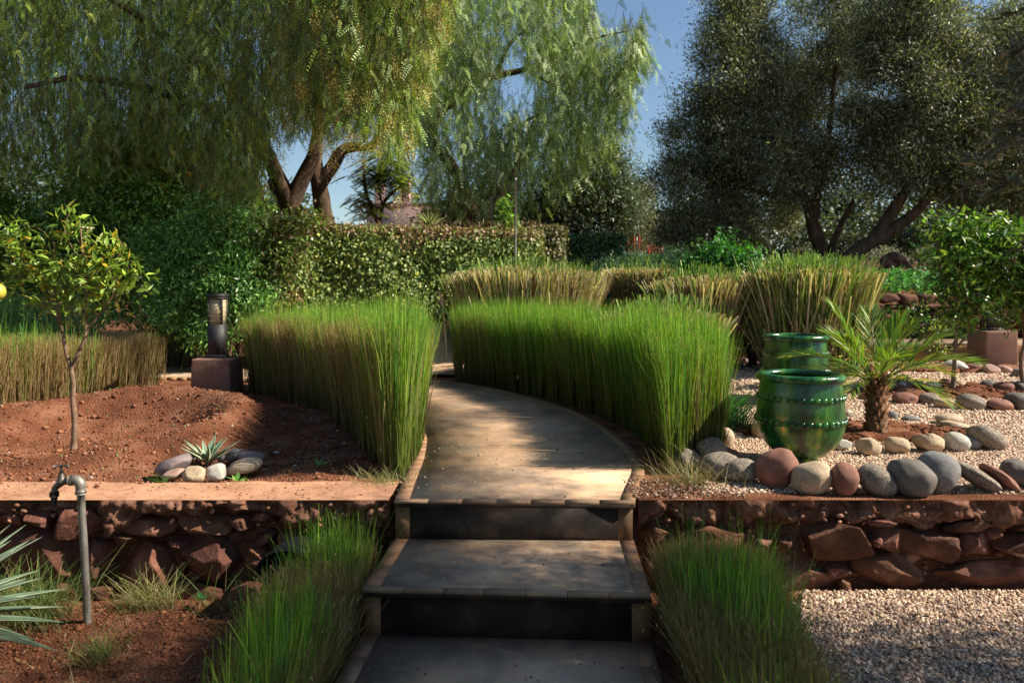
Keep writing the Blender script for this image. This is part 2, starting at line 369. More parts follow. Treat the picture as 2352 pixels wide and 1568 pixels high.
RE = np.array([(.609, 3.82), (.672, 4.08), (.745, 4.35), (.80, 4.65), (.815, 4.95), (.79, 5.5), (.70, 6.2), (.53, 6.9), (.29, 7.5), (-.2, 8.45), (-.85, 9.25), (-1.7, 9.9), (-3.2, 10.5), (-6, 10.9), (-9, 10.9)])
def offset(P, d):
    T = nrm(np.gradient(P, axis=0)); return P+np.stack([-T[:, 1], T[:, 0]], 1)*d
REs = spline(np.c_[RE, np.zeros(len(RE))], 90)[:, :2]
LEs = spline(np.array([(-.591, 3.85, 0), (-.611, 4.3, 0), (-.625, 4.75, 0), (-.64, 5.0, 0), (-.70, 5.6, 0), (-.85, 6.3, 0), (-1.0, 7.2, 0), (-1.35, 7.9, 0), (-1.9, 8.6, 0), (-2.7, 9.15, 0), (-3.8, 9.45, 0), (-6, 9.6, 0), (-9, 9.6, 0)]), 90)[:, :2]
def strip(g, A, B, z1, z0, col=(1, 1, 1)):
    n = len(A); V = np.concatenate([np.c_[A, np.full(n, z1)], np.c_[B, np.full(n, z1)], np.c_[A, np.full(n, z0)], np.c_[B, np.full(n, z0)]])
    F_ = []
    for i in range(n-1):
        F_ += [[i, i+1, n+i+1, n+i], [2*n+i, 2*n+i+1, i+1, i], [n+i, n+i+1, 3*n+i+1, 3*n+i]]
    F_ += [[0, n, 3*n, 2*n], [n-1, 2*n-1, 4*n-1, 3*n-1][::-1]]
    g.add(V, F_, col)
bw = .075
Ri = offset(REs, bw); Li = offset(LEs, -bw)
# the joint at the front row of tiles
e0 = np.array([[.609, 3.82], [-.591, 3.85]])
Rb_ = Ri.copy(); Lb_ = Li.copy(); Rb_[0] += (0, .04); Lb_[0] += (0, .04)
g = Geo(); strip(g, Rb_, Lb_, 0, -.028)
path = tag(mk('path', g, M['concrete']), kind='structure')
def tiles(g, A, B, L, z1, z0, gap=.004, a=(.52, .30, .17)):     # tiles along the strip between polylines A (outer) and B (inner)
    s = np.concatenate([[0], np.cumsum(np.linalg.norm(np.diff(A, axis=0), axis=1))]); n = max(1, int(s[-1]/L))
    for i in range(n):
        t = [(i*s[-1]/n)+gap/2, ((i+1)*s[-1]/n)-gap/2]
        p = [np.array([np.interp(u, s, A[:, 0]), np.interp(u, s, A[:, 1])]) for u in t]
        q = [np.array([np.interp(u, s, B[:, 0]), np.interp(u, s, B[:, 1])]) for u in t]
        poly = [p[0], p[1], q[1], q[0]]
        ar = sum(poly[k][0]*poly[(k+1) % 4][1]-poly[(k+1) % 4][0]*poly[k][1] for k in range(4))
        if ar < 0: poly = poly[::-1]
        dz = rng.normal(0, .0008); c = np.array(a)*.58*math.exp(rng.normal(0, .12))*np.array([1, rng.uniform(.92, 1.08), rng.uniform(.9, 1.12)])
        prism(g, poly, z0+dz, z1+dz, c)
g = Geo(); q0 = lambda P: np.vstack([[P[0]+(P[1]-P[0])*min(1, .042/max(1e-6, P[1][1]-P[0][1]))], P[1:]])
for a_, b_ in ((REs, Ri), (LEs, Li)): tiles(g, q0(a_), q0(b_), .13, .0015, -.04, .0025)
mk('tile_edging', g, M['tile'], path)
g = Geo()                                    # joints in the concrete: thin brass-coloured strips
for k in (26, 40, 54):
    a, b = Ri[k]*.995+Li[k]*.005, Li[k]; d = nrm(REs[k+1]-REs[k])*.005
    poly = [tuple(a-d), tuple(a+d), tuple(b+d), tuple(b-d)]; prism(g, poly, -.01, .0015, (.5, .3, .16))
mk('joint_strip', g, M['tile'], path)

# straight path seen between the two rush hedges, and the raised path at the right
g = Geo(); t_ = np.linspace(0, 1, 8); Ra = np.c_[-.45-.1*t_, 9.7+2.0*t_, .012+.6*sst(t_)]; La = np.c_[-1.95+.15*t_, 10.0+1.25*t_, .012+.6*sst(t_)]; V = np.concatenate([Ra, La, Ra-(0, 0, .3), La-(0, 0, .3)]); n = 8
g.add(V, [[i, i+1, n+i+1, n+i] for i in range(7)]+[[2*n+i, 2*n+i+1, i+1, i] for i in range(7)]+[[n+i, n+i+1, 3*n+i+1, 3*n+i] for i in range(7)])
tag(mk('path', g, M['concrete']), kind='structure')
g = Geo(); prism(g, [(2.4, 9.8), (14, 9.7), (14, 10.9), (2.4, 10.9)], -.1, .405)
tag(mk('path', g, M['concrete']), kind='structure')
g = Geo(); box(g, (3.9, 9.745, .02), (14, 9.796, .385)); kr = mk('kerb_strip', g, M['ochre']); tag(kr, kind='structure')

# ---------------------------------------------------------------- garden steps
E = {1: [(-.591, 3.85), (.609, 3.82)], 2: [(-.628, 3.205), (.572, 3.136)], 3: [(-.665, 2.56), (.535, 2.45)], 4: [(-.70, 1.9), (.50, 1.8)]}
stp = thing('garden_steps', (0, 3.2, -.59), 'broad garden steps of stained concrete with dark risers and clay tile edging', 'steps')
def lerp(a, b, t): return (a[0]*(1-t)+b[0]*t, a[1]*(1-t)+b[1]*t)
for k in (1, 2, 3):
    L_, R_ = E[k]; z = -(k-1)*rz; ux = nrm(np.array(R_)-np.array(L_)); uy = np.array([-ux[1], ux[0]])
    def q(p, a, b): return tuple(np.array(p)+ux*a+uy*b)
    # riser under edge k
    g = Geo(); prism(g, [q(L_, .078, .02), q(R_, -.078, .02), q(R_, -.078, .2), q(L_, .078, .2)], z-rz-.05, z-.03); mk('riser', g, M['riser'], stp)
    for a, b in ((.004, .076), (1.2-.078, 1.2-.006)):
        g = Geo(); prism(g, [q(L_, a, .016), q(L_, b, .016), q(L_, b, .2), q(L_, a, .2)], z-rz-.02, z-.031, np.array((.25, .14, .075))*rng.uniform(.7, 1.0))
        mk('side_tile', g, M['tile'], stp)
    # nosing: row of tiles over a dark lip
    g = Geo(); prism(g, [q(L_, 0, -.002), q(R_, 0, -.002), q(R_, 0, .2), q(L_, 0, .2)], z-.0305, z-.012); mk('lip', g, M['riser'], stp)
    g = Geo(); n = 7
    for i in range(n):
        a = 1.2*i/n+.0015; b = 1.2*(i+1)/n-.0015
        prism(g, [q(L_, a, -.004+rng.normal(0, .0012)), q(L_, b, -.004+rng.normal(0, .0012)), q(L_, b, .038), q(L_, a, .038)], z-.0115, z+.0015+rng.normal(0, .0006), np.array((.30, .19, .12))*math.exp(rng.normal(0, .15)))
    mk('nosing', g, M['tile'], stp)
    if k > 1:
        Lb, Rb = E[k-1]
        g = Geo(); prism(g, [q(L_, .07, .039), q(R_, -.07, .039), (Rb[0]-.07, Rb[1]+.05), (Lb[0]+.07, Lb[1]+.05)], z-.3, z); mk('tread', g, M['concrete'], stp)
        g = Geo()
        A = np.array([q(L_, 0, .041), (Lb[0], Lb[1]+.03)]); B = np.array([q(L_, .069, .041), (Lb[0]+.069, Lb[1]+.03)]); tiles(g, A, B, .21, z+.0015, z-.25, .003); mk('edging', g, M['tile'], stp); g = Geo()
        A = np.array([q(R_, 0, .041), (Rb[0], Rb[1]+.03)]); B = np.array([q(R_, -.069, .041), (Rb[0]-.069, Rb[1]+.03)]); tiles(g, A, B, .21, z+.0015, z-.25, .003)
        mk('edging', g, M['tile'], stp)
# bottom landing out of frame
g = Geo(); prism(g, [(-1, -2), (.9, -2), (.9, 2.5), (-.9, 2.5)], -.8, -.588); tag(mk('landing', g, M['concrete']), kind='structure')

# ---------------------------------------------------------------- stone retaining walls
def wallpart(x0, x1, yface, zbot, depth, name='stonework'):
    pass
def rubble_band(g, x0, x1, y, ztop, zb, back, seed, amp=.055):
    nx = int((x1-x0)/.011); nz = int((ztop-zb)/.011)+1
    u = np.linspace(x0, x1, nx); v = np.linspace(0, 1, nz)
    U, Vv = np.meshgrid(u, v, indexing='ij'); Pn = np.stack([U.ravel(), np.zeros(U.size)+seed, Vv.ravel()*(ztop-zb)], 1)
    n = fbm(Pn, 8, 3, seed, .5)+.55*np.round(fbm(Pn, 17, 3, seed+2, .6)*2.2)/2.2; n2 = np.abs(fbm(Pn, 34, 3, seed+4)); prof = sst(Vv.ravel()*1.0/.14)*0+1
    inset = -(n*amp*.9+n2*.022)+.03
    edge = sst(Vv.ravel()/.12); inset = inset*edge
    low = .05*fbm(np.stack([U.ravel(), np.zeros(U.size), np.zeros(U.size)], 1), 5, 3, seed+8)*Vv.ravel()
    Yf = y+np.clip(inset, -.028, .12)+sst((Vv.ravel()-.7)/.3)*.05
    Z = ztop-Vv.ravel()*(ztop-zb)+low
    g.add(np.stack([U.ravel(), Yf, Z], 1), [grid_faces(nx, nz)])
def stonewall(label, x0, x1, y, zb, stones, seed, copback, coping_mat, capmat, cz=0.):
    t = thing('stone_wall', ((x0+x1)/2, y, zb), label, 'wall')
    g = Geo(); rubble_band(g, x0, x1, y, cz-.001, cz-.125, .2, seed); mk('mortar_band', g, M['rubble'], t, smooth=True)
    g = Geo(); nx = int((x1-x0)/.03); ny = 18
    u = np.linspace(x0, x1, nx); v = np.linspace(0, 1, ny); U, Vv = np.meshgrid(u, v, indexing='ij')
    P0 = np.stack([U.ravel(), y+Vv.ravel()*(copback-y), np.zeros(U.size)], 1)
    zz = .004*fbm(P0, 5, 4, seed+2)*sst(Vv.ravel()/.1)
    wv = .012*fbm(P0*np.array([1, 0, 0]), 3, 3, seed)*sst(Vv.ravel()*2-1)
    g.add(P0+np.stack([0*wv, wv, zz+cz], 1), [grid_faces(nx, ny)]); mk('coping', g, capmat, t, smooth=True)
    g = Geo(); nz = 30; u = np.linspace(x0, x1, int((x1-x0)/.02)); v = np.linspace(0, 1, nz); U, Vv = np.meshgrid(u, v, indexing='ij')
    P0 = np.stack([U.ravel(), np.full(U.size, y+.17), cz-.1-Vv.ravel()*(cz-.1-zb+.05)], 1); P0[:, 1] += .035*fbm(P0, 12, 3, seed+1); g.add(P0, [grid_faces(len(u), nz)]); mk('backing', g, M['gapdirt'], t)
    g = Geo(); rg = np.random.default_rng(seed)
    for k, (a, b, c, d) in enumerate(stones):        # pixel rectangles of the single stones
        yy = y+.075; p0 = at(a, c, yy-.04); p1 = at(b, d, yy-.04); cx = (p0[0]+p1[0])/2; czz = (p0[2]+p1[2])/2
        wx = (p1[0]-p0[0])/2; wz = (p0[2]-p1[2])/2
        ss = rg.uniform(.8, 1.2); tint = np.array([1, rg.uniform(.88, 1.08), rg.uniform(.85, 1.1)])*rg.uniform(.75, 1.25)
        rock(g, (cx, yy+.04+rg.uniform(-.025, .015), czz), (wx*1.06, min(.18, .10+.38*min(wx, wz)), wz*1.06), (rg.uniform(-.12, .12), rg.uniform(-.1, .1), rg.uniform(-.15, .15)), seed*50+k, 5 if wx > .05 else 4, 11, .1, .016, 2.1, tint, cut=(.66, .98))
    # small filling stones between
    for k in range(int((x1-x0)*14)):
        cx = rg.uniform(x0, x1); cc = rg.uniform(zb, cz-.13); r = rg.uniform(.015, .04)
        rock(g, (cx, y+.11, cc), (r*rg.uniform(1, 1.7), .05, r), (0, rg.uniform(-.3, .3), 0), seed*90+k, 3, 6, .12, .02, 1.3, np.ones(3)*rg.uniform(.7, 1.3))
    mk('stonework', g, M['wallstone'], t, smooth=False)
    g = Geo(); k = int((x1-x0)*18)
    for i in range(k):
        r = rg.uniform(.004, .017); zz = cz-.02-rg.uniform(0, .11); rock(g, (rg.uniform(x0, x1), y+rg.uniform(.004, .03), zz), (r*1.2, r, r*.8), (0, rg.uniform(-.8, .8), 0), seed*9+i, 2, 5, .15, 0, 1.2, np.array([1, .85, .75])*rg.uniform(.5, 1.9))
    mk('embedded_pebbles', g, M['crumbstone'], t)
    return t
def zl(L): return [(a*.3226, b*.3226, 1062.3+c*.3226, 1062.3+d*.3226) for a, b, c, d in L]
def zr(L): return [(1435.5+a*.3896, 1435.5+b*.3896, 1062.3+c*.3896, 1062.3+d*.3896) for a, b, c, d in L]
LS = zl([(180, 355, 310, 475), (390, 720, 310, 565), (730, 870, 390, 510), (870, 1240, 395, 550), (1250, 1640, 380, 500), (1640, 1800, 375, 490), (1790, 1950, 350, 450), (20, 560, 480, 800), (555, 810, 550, 845), (785, 980, 500, 605), (830, 1280, 565, 920), (1205, 1370, 530, 605), (1300, 1720, 510, 870), (1740, 1900, 560, 740), (1815, 1958, 480, 590), (1275, 1330, 700, 820), (1070, 1650, 850, 1100), (1620, 1900, 840, 1100), (640, 900, 870, 1000), (-100, 170, 330, 470), (250, 620, 830, 1020), (-200, 240, 810, 1050), (-420, 10, 480, 790), (-400, -120, 320, 480), (1960, 2250, 350, 470), (1960, 2200, 500, 700), (2210, 2420, 480, 640), (1900, 2180, 720, 900), (2200, 2450, 660, 860), (2260, 2500, 350, 460), (1900, 2300, 900, 1100), (2320, 2600, 880, 1100), (2450, 2700, 480, 700), (2500, 2760, 350, 460), (2470, 2760, 710, 900)])
RS = zr([(60, 300, 370, 480), (1040, 1470, 350, 590), (880, 1020, 430, 560), (1425, 1610, 320, 375), (1490, 1670, 390, 540), (1630, 1970, 395, 585), (1715, 1840, 345, 400), (1900, 2170, 345, 430), (1950, 2185, 420, 550), (2195, 2500, 430, 560), (2230, 2500, 555, 615), (1180, 1380, 600, 680), (1365, 1840, 545, 780), (1840, 2420, 590, 770), (780, 1280, 590, 800), (1270, 1340, 670, 780), (730, 880, 440, 530), (80, 260, 520, 780), (2150, 2225, 375, 465), (2290, 2420, 350, 410), (1440, 1500, 420, 480), (300, 700, 360, 560), (270, 760, 570, 800), (2430, 2700, 330, 540), (2430, 2800, 560, 760), (2520, 2760, 400, 560)])
stonewall('red rubble stone retaining wall with wide smooth orange coping left of the steps', -6, -.62, 3.865, -.60, LS, 3, 4.24, None, M['plaster'])
stonewall('red rubble stone retaining wall under the cobble row right of the steps', .64, 6, 3.865, -.50, RS, 8, 3.99, None, M['soil'])

# ---------------------------------------------------------------- gravel
def inpoly(x, y, poly):
    c = np.zeros(len(x), bool); n = len(poly)
    for i in range(n):
        x1, y1 = poly[i]; x2, y2 = poly[(i+1) % n]
        k = ((y1 > y) != (y2 > y)) & (x < (x2-x1)*(y-y1)/(y2-y1+1e-12)+x1); c ^= k
    return c
SOILB = [(2.55, 5.75, .95, .42), (5.0, 7.55, 1.75, .42), (5.7, 9.1, 2.2, .3)]           # soil basins (cx, cy, rx, ry)
UP = [(1.0, 4.0), (6.4, 3.97), (9, 9.72), (2.4, 9.72), (1.6, 7.2), (1.35, 5.3)]
LOW = [(1.45, 3.84), (6.2, 3.84), (6.2, 1.5), (1.05, 1.5), (1.0, 2.7)]
def gravel(name, poly, z, n, size, cols, excl=(), hf=None, bias=None):
    g = Geo(); p = np.array(poly); x = rng.uniform(p[:, 0].min(), p[:, 0].max(), n*4); y = rng.uniform(p[:, 1].min(), p[:, 1].max(), n*4)
    if bias: k = rng.uniform(size=len(x)) < np.clip(bias/y, 0, 1)**2; x = x[k]; y = y[k]
    k = inpoly(x, y, poly)
    for cx, cy, rx, ry in excl: k &= (((x-cx)/rx)**2+((y-cy)/ry)**2 > 1+.15*noise(np.stack([x, y, 0*x], 1), 5, 2)*1.5)
    # thin out towards the frame edge: nothing far outside the view
    k &= np.abs(x) < y*.72+.25
    x = x[k][:n]; y = y[k][:n]; n = len(x)
    V0 = np.array([(1, 0, 0), (-.5, .87, 0), (-.5, -.87, 0), (.3, .5, .75), (-.6, 0, .7), (.3, -.5, .75)])*1.0
    F0 = np.array([(0, 1, 3), (1, 4, 3), (1, 2, 4), (2, 5, 4), (2, 0, 5), (0, 3, 5), (3, 4, 5)])
    a = rng.uniform(0, 6.3, n); ca, sa = np.cos(a), np.sin(a); s = size*rng.uniform(.55, 1.35, n)
    if bias: s = s*np.clip(y/4.5, 1, 1.9)
    ax = s*rng.uniform(.8, 1.3, n); ay = s*rng.uniform(.6, 1, n); az = s*rng.uniform(.5, .95, n)
    V = V0[None]+rng.normal(0, .13, (n, 6, 3)); V[:, :, 0] *= ax[:, None]; V[:, :, 1] *= ay[:, None]; V[:, :, 2] *= az[:, None]
    tx = rng.normal(0, .35, n); V[:, :, 2] += V[:, :, 0]*tx[:, None]
    X = V[:, :, 0]*ca[:, None]-V[:, :, 1]*sa[:, None]+x[:, None]; Yv = V[:, :, 0]*sa[:, None]+V[:, :, 1]*ca[:, None]+y[:, None]
    zz = (hf(x, y) if hf else np.full(n, z))+rng.uniform(-.002, .007, n); Z = V[:, :, 2]+zz[:, None]
    F_ = (np.arange(n)[:, None, None]*6+F0[None]).reshape(-1, 3)
    g.add(np.stack([X, Yv, Z], 2).reshape(-1, 3), [F_], np.repeat(pick(cols, n, jit=.2), 6, 0)); return g
def hup(x, y): return np.clip(y-6, 0, 3.9)*.045-.002
gcol = [(.60, .44, .31), (.52, .35, .24), (.70, .56, .43), (.44, .28, .19), (.64, .47, .35), (.36, .25, .19)]
g = Geo(); xx = np.linspace(.9, 9.5, 60); yy = np.linspace(4.03, 9.74, 60); X, Y = np.meshgrid(xx, yy, indexing='ij')
def sheet(poly, z, nx, ny, hf):
    p = np.array(poly); x = np.linspace(p[:, 0].min(), p[:, 0].max(), nx); y = np.linspace(p[:, 1].min(), p[:, 1].max(), ny)
    X, Y = np.meshgrid(x, y, indexing='ij'); Fc = grid_faces(nx, ny); cx = X.ravel()[Fc].mean(1); cy = Y.ravel()[Fc].mean(1)
    g = Geo(); g.add(np.stack([X.ravel(), Y.ravel(), hf(X.ravel(), Y.ravel())], 1), [Fc[inpoly(cx, cy, poly)]]); return g
tag(mk('gravel_bed', sheet(UP, 0, 120, 120, lambda x, y: hup(x, y)-.006), M['gravelbase'], smooth=True), kind='structure')
tag(mk('gravel_yard', sheet(LOW, 0, 60, 60, lambda x, y: x*0-.452), M['gravelbase'], smooth=True), kind='structure')
tag(mk('gravel', gravel('gravel', UP, 0, 80000, .0088, gcol, SOILB, hup, bias=4.8), M['gravel']), 'pale pinkish gravel spread over the upper bed', 'gravel', kind='stuff')
tag(mk('gravel', gravel('gravel', LOW, -.448, 26000, .0095, gcol), M['gravel']), 'pale pinkish gravel on the lower yard by the wall', 'gravel', kind='stuff')
# dug soil in the basins
def soilpatch(cx, cy, rx, ry, h=.03):
    g = Geo(); n = 90; u = np.linspace(-1.12, 1.12, n); X, Y = np.meshgrid(u, u, indexing='ij'); r = np.hypot(X, Y).ravel()
    x = cx+X.ravel()*rx; y = cy+Y.ravel()*ry; P = np.stack([x, y, 0*x], 1)
    z = hup(x, y)-.03+(h+.03)*(1-sst((r-.75)/.35))+.035*fbm(P, 7, 4, 5)*(1-sst((r-.8)/.3))
    g.add(np.stack([x, y, z], 1), [grid_faces(n, n)]); return g
for s in SOILB: tag(mk('soil_bed', soilpatch(*s), M['soil'], smooth=True), kind='structure')
# soil crumbs and little stones
def crumbs(n, x0, x1, y0, y1, size, cols, hf, cond=None):
    x = rng.uniform(x0, x1, n); y = rng.uniform(y0, y1, n)
    if cond is not None: k = cond(x, y); x = x[k]; y = y[k]
    n = len(x); V0, F0 = ICO[1][0], ICO[1][1]
    s = size*np.exp(rng.normal(0, .45, n)); V = V0[None]*(1+rng.normal(0, .22, (n, len(V0), 1)))*s[:, None, None]*np.array([1.1, 1.1, .8])
    V += np.stack([x, y, hf(x, y)+s*.3], 1)[:, None, :]; g = Geo()
    g.add(V.reshape(-1, 3), [(np.arange(n)[:, None, None]*len(V0)+F0[None]).reshape(-1, 3)], np.repeat(pick(cols, n, jit=.2), len(V0), 0)); return g
lb = lambda x, y: (x < y*-.06-.25) & (y > 4.25)
g = crumbs(30000, -5.4, -.3, 4.26, 8.4, .0042, [(.19, .07, .033), (.26, .10, .05), (.14, .05, .025), (.3, .14, .08)], gz, lb)
g.merge(crumbs(1300, -5.4, -.3, 4.26, 8.4, .0095, [(.2, .08, .04), (.26, .12, .065), (.15, .06, .03)], gz, lb))
g.merge(crumbs(500, -5.4, -.5, 4.26, 8.4, .006, [(.4, .33, .27), (.25, .2, .18), (.5, .4, .33)], gz, lb))
g.merge(crumbs(7000, -2.4, -.6, 2.6, 3.8, .004, [(.17, .065, .035), (.24, .10, .05)], gz))
g.merge(crumbs(1500, .62, 1.2, 3.9, 4.3, .004, [(.2, .1, .06), (.4, .3, .22), (.15, .07, .04)], lambda x, y: x*0-.0))
for cx, cy, rx, ry in SOILB: g.merge(crumbs(1800, cx-rx, cx+rx, cy-ry, cy+ry, .009, [(.15, .055, .03), (.2, .08, .04), (.11, .04, .025)], lambda x, y: hup(x, y)+.02, lambda x, y, a=cx, b=cy, c=rx, d=ry: ((x-a)/c)**2+((y-b)/d)**2 < .9))
g.merge(crumbs(550, -4, -.6, 3.88, 4.3, .0035, [(.3, .15, .09), (.2, .08, .04), (.45, .3, .2)], lambda x, y: x*0, lambda x, y: y > 3.9+.3*noise(np.c_[x*2, y, y*0], 1, 3)))
g.merge(crumbs(260, -.6, .6, 2.6, 5.5, .003, [(.3, .2, .12), (.15, .08, .05), (.5, .42, .33)], lambda x, y: np.where(y > 3.86, 0., np.where(y > 3.22, -rz, -2*rz))))
tag(mk('soil_crumbs', g, M['crumb']), 'loose red soil crumbs and grit on the beds', 'soil', kind='stuff')

# ---------------------------------------------------------------- cobbles
def cobble(px0, px1, py0, py1, kind, label, group, z=0., tilt=0., seed=0, facets=0, sq=1.1, dr=1., y=None, bury=.12):
    yb = FPX*(HC-z)/(py1-HZ) if y is None else y
    wx = (px1-px0)/2*yb/FPX; wz = (py1-py0)/2*yb/FPX
    dy = dr*.5*(wx+wz); yc = yb+dy*.55
    wx *= yc/yb; wz *= yc/yb
    c = at((px0+px1)/2, (py0+py1)/2, yc); c[2] = z+wz*(1-bury)
    g = Geo()
    tl = R(tilt); ct, st_ = abs(math.cos(tl)), abs(math.sin(tl))
    a, b = wx, wz
    if tilt:                                    # ellipse whose tilted box matches
        A_ = np.array([[ct**2, st_**2], [st_**2, ct**2]]); 
        try: s = np.linalg.solve(A_, np.array([wx**2, wz**2])); a, b = math.sqrt(max(s[0], (wz*.5)**2)), math.sqrt(max(s[1], (wz*.45)**2))
        except Exception: pass
    rock(g, c, (a, dy, b), (0, tl, random.uniform(-.2, .2)), seed, 4, facets+1, .11, .008, sq, fr=1.0, cut=(.72, 1.0))
    o = mk('cobble_stone', g, ST[kind], smooth=True, base=(c[0], c[1], z)); return tag(o, label, 'stone', group)
GF = 'cobbles lining the terrace edge'
FR = [
 (1546, 1607, 1032, 1075, 'grey', 'small grey speckled cobble touching the rush clump, leftmost of the front row', 0),
 (1603, 1669, 1003, 1073, 'grey', 'tall shaded grey cobble at the left end, behind the speckled pair', -25),
 (1642, 1686, 982, 1030, 'tan', 'pale sunlit cobble standing furthest back at the left end of the row', 20),
 (1626, 1704, 1024, 1066, 'red', 'dark red cobble mostly hidden behind two speckled grey ones', 15),
 (1609, 1700, 1040, 1101, 'grey', 'speckled grey cobble with its right part hidden by an oval neighbour', -8),
 (1652, 1743, 1054, 1109, 'grey', 'wide oval speckled cobble left of the big reddish brown one', -5),
 (1739, 1834, 1030, 1121, 'red', 'biggest reddish brown egg shaped cobble before the glazed urn', -35),
 (1819, 1912, 1062, 1135, 'tan', 'tan speckled cobble below the foot of the front urn', -12),
 (1905, 1970, 1060, 1139, 'red', 'narrow upright red cobble with a hollow in its right side', 10),
 (1967, 2055, 1065, 1139, 'grey', 'tilted granite cobble between narrow red one and smooth dark one', 30),
 (2039, 2145, 1054, 1142, 'dark', 'large smooth dark grey cobble right of the middle of the row', 25),
 (2106, 2196, 1036, 1131, 'blue', 'tall blue grey cobble with a deep cleft on top', 20),
 (2194, 2293, 1063, 1131, 'grey', 'long pointed granite cobble lying slanted near the right edge', 32),
 (2256, 2335, 1067, 1127, 'red', 'slanted red cobble between the pointed granite and the rugged dark one', 38),
 (2304, 2378, 1056, 1121, 'dark', 'rugged dark furrowed cobble, rightmost of the front row', 25)]
for i, (a, b, c, d, k, l, t) in enumerate(FR):
    cobble(a, b, c, d, k, l, GF, 0, t, 10+i, 3 if i in (8, 14) else 1, 1.12 if i != 5 else 1.0)
for k in range(4): cobble(2375+k*85, 2455+k*85, 1060, 1128, ('grey', 'red', 'tan', 'dark')[k], ['grey', 'red', 'tan', 'dark'][k]+' cobble of the front row beyond the right edge of the picture', GF, 0, (10, -20, 25, 0)[k], 40+k)
GP = 'stones ringing the young palm'
PR = [
 (1917, 1956, 1009, 1036, 'pale', 'small pale flat stone just right of the front urn', 0),
 (1966, 2023, 1005, 1047, 'tan', 'rounded sandy speckled stone in front of the palm trunk', 0),
 (2034, 2088, 1003, 1044, 'tan', 'brownish soil caked stone in the palm ring front', 10),
 (2100, 2168, 991, 1040, 'tan', 'light sandy wedge shaped stone in the front right of the palm ring', 20),
 (2169, 2226, 993, 1037, 'pale', 'rounded pale granite stone touching a bluish slab in the palm ring', 10),
 (2211, 2250, 999, 1033, 'blue', 'thin pale bluish slab wedged between granite stones of the palm ring', 25),
 (2226, 2306, 976, 1034, 'grey', 'long grey granite stone at the right end of the palm ring', 28),
 (2160, 2226, 966, 990, 'tan', 'flat sandy stone at the back right of the palm ring', 8),
 (2150, 2209, 949, 976, 'tan', 'rounded sandy stone topmost at the right of the palm ring', 0),
 (2074, 2113, 955, 970, 'blue', 'flat bluish stone half buried behind the palm soil', 0),
 (1934, 1962, 946, 962, 'grey', 'little grey stone at the back left of the palm soil', 0),
 (2040, 2062, 943, 966, 'blue', 'little bluish stone leaning directly behind the palm trunk', 30),
 (1727, 1762, 966, 1006, 'tan', 'upright sandy stone peeping out left of the front urn', 0)]
for i, (a, b, c, d, k, l, t) in enumerate(PR): cobble(a, b, c, d, k, l, GP, 0, t, 60+i, 2, 1.15)
GM = 'stones ringing the middle tree bed'
MR = [
 (2049, 2109, 901, 933, 'red', 'dark red oval stone, leftmost in the front of the tree bed ring', 0),
 (2111, 2156, 901, 934, 'grey', 'dull grey round stone between red oval and sandy one', 0),
 (2146, 2199, 914, 942, 'tan', 'low sandy brown stone in front of the grey round stone', 5),
 (2199, 2263, 903, 944, 'grey', 'large light grey granite stone below the drooping palm tips', 12),
 (2264, 2322, 915, 945, 'red', 'brick red oval stone near the right edge, front of tree bed', 5),
 (2309, 2372, 901, 944, 'dark', 'dark grey stone cut by the right picture edge, tree bed front', 10),
 (1969, 2004, 876, 903, 'blue', 'bluish stone behind the palm stem, left end of tree bed', 0),
 (1973, 2002, 898, 926, 'red', 'shadowed red stone directly left of the palm stem', 0),
 (2028, 2058, 873, 903, 'grey', 'grey stone leaning right beside the palm stem', 20),
 (2054, 2096, 859, 897, 'grey', 'tallest grey stone at the back of the tree bed', 15),
 (2060, 2080, 875, 901, 'pale', 'small pale stone in front of the tallest grey one', 15),
 (2094, 2120, 871, 896, 'blue', 'small bluish upright stone right of the tallest one', 0),
 (2122, 2158, 876, 901, 'pale', 'whitish rounded stone at the back of the tree bed', 0),
 (2158, 2188, 868, 898, 'red', 'dark red upright stone left of the thin tree stem', 0),
 (2190, 2215, 872, 893, 'tan', 'sandy stone right behind the thin tree stem', 0),
 (2215, 2249, 876, 892, 'red', 'low red stone between sandy and cleft dark stone', 0),
 (2247, 2291, 871, 899, 'dark', 'dark cleft stone at back right of the tree bed', 0),
 (2285, 2328, 875, 905, 'red', 'wide red stone right of the dark cleft stone', 0),
 (2317, 2365, 874, 905, 'dark', 'dark stone at the picture edge, back of tree bed', 0)]
for i, (a, b, c, d, k, l, t) in enumerate(MR): cobble(a, b, c, d, k, l, GM, .045 if d < 910 else .02, t, 90+i, 2, 1.15)
GB = 'stones edging the far gravel'
BR = [
 (2168, 2222, 826, 857, 'pale', 'pale flat topped stone beside the thin tree stem, far row', 0),
 (2217, 2261, 832, 857, 'red', 'dark red stone second from left in the far row', 0),
 (2256, 2295, 835, 863, 'pink', 'pinkish tilted stone in the middle of the far row', 15),
 (2291, 2326, 838, 863, 'pink', 'pinkish oval stone second from right, far row', 20),
 (2324, 2366, 844, 869, 'grey', 'grey stone cut by the picture edge, far row', 0),
 (1697, 1722, 820, 847, 'pink', 'taller orange pink stone right of the cut grass', 15),
 (1714, 1748, 828, 849, 'pink', 'flatter orange pink stone left of the back urn', 0),
 (1741, 1756, 822, 838, 'purple', 'tiny purplish stone touching the back urn', 0)]
for i, (a, b, c, d, k, l, t) in enumerate(BR): cobble(a, b, c, d, k, l, GB, .1, t, 120+i, 2, 1.1)
GA = 'stones ringing the small agave'
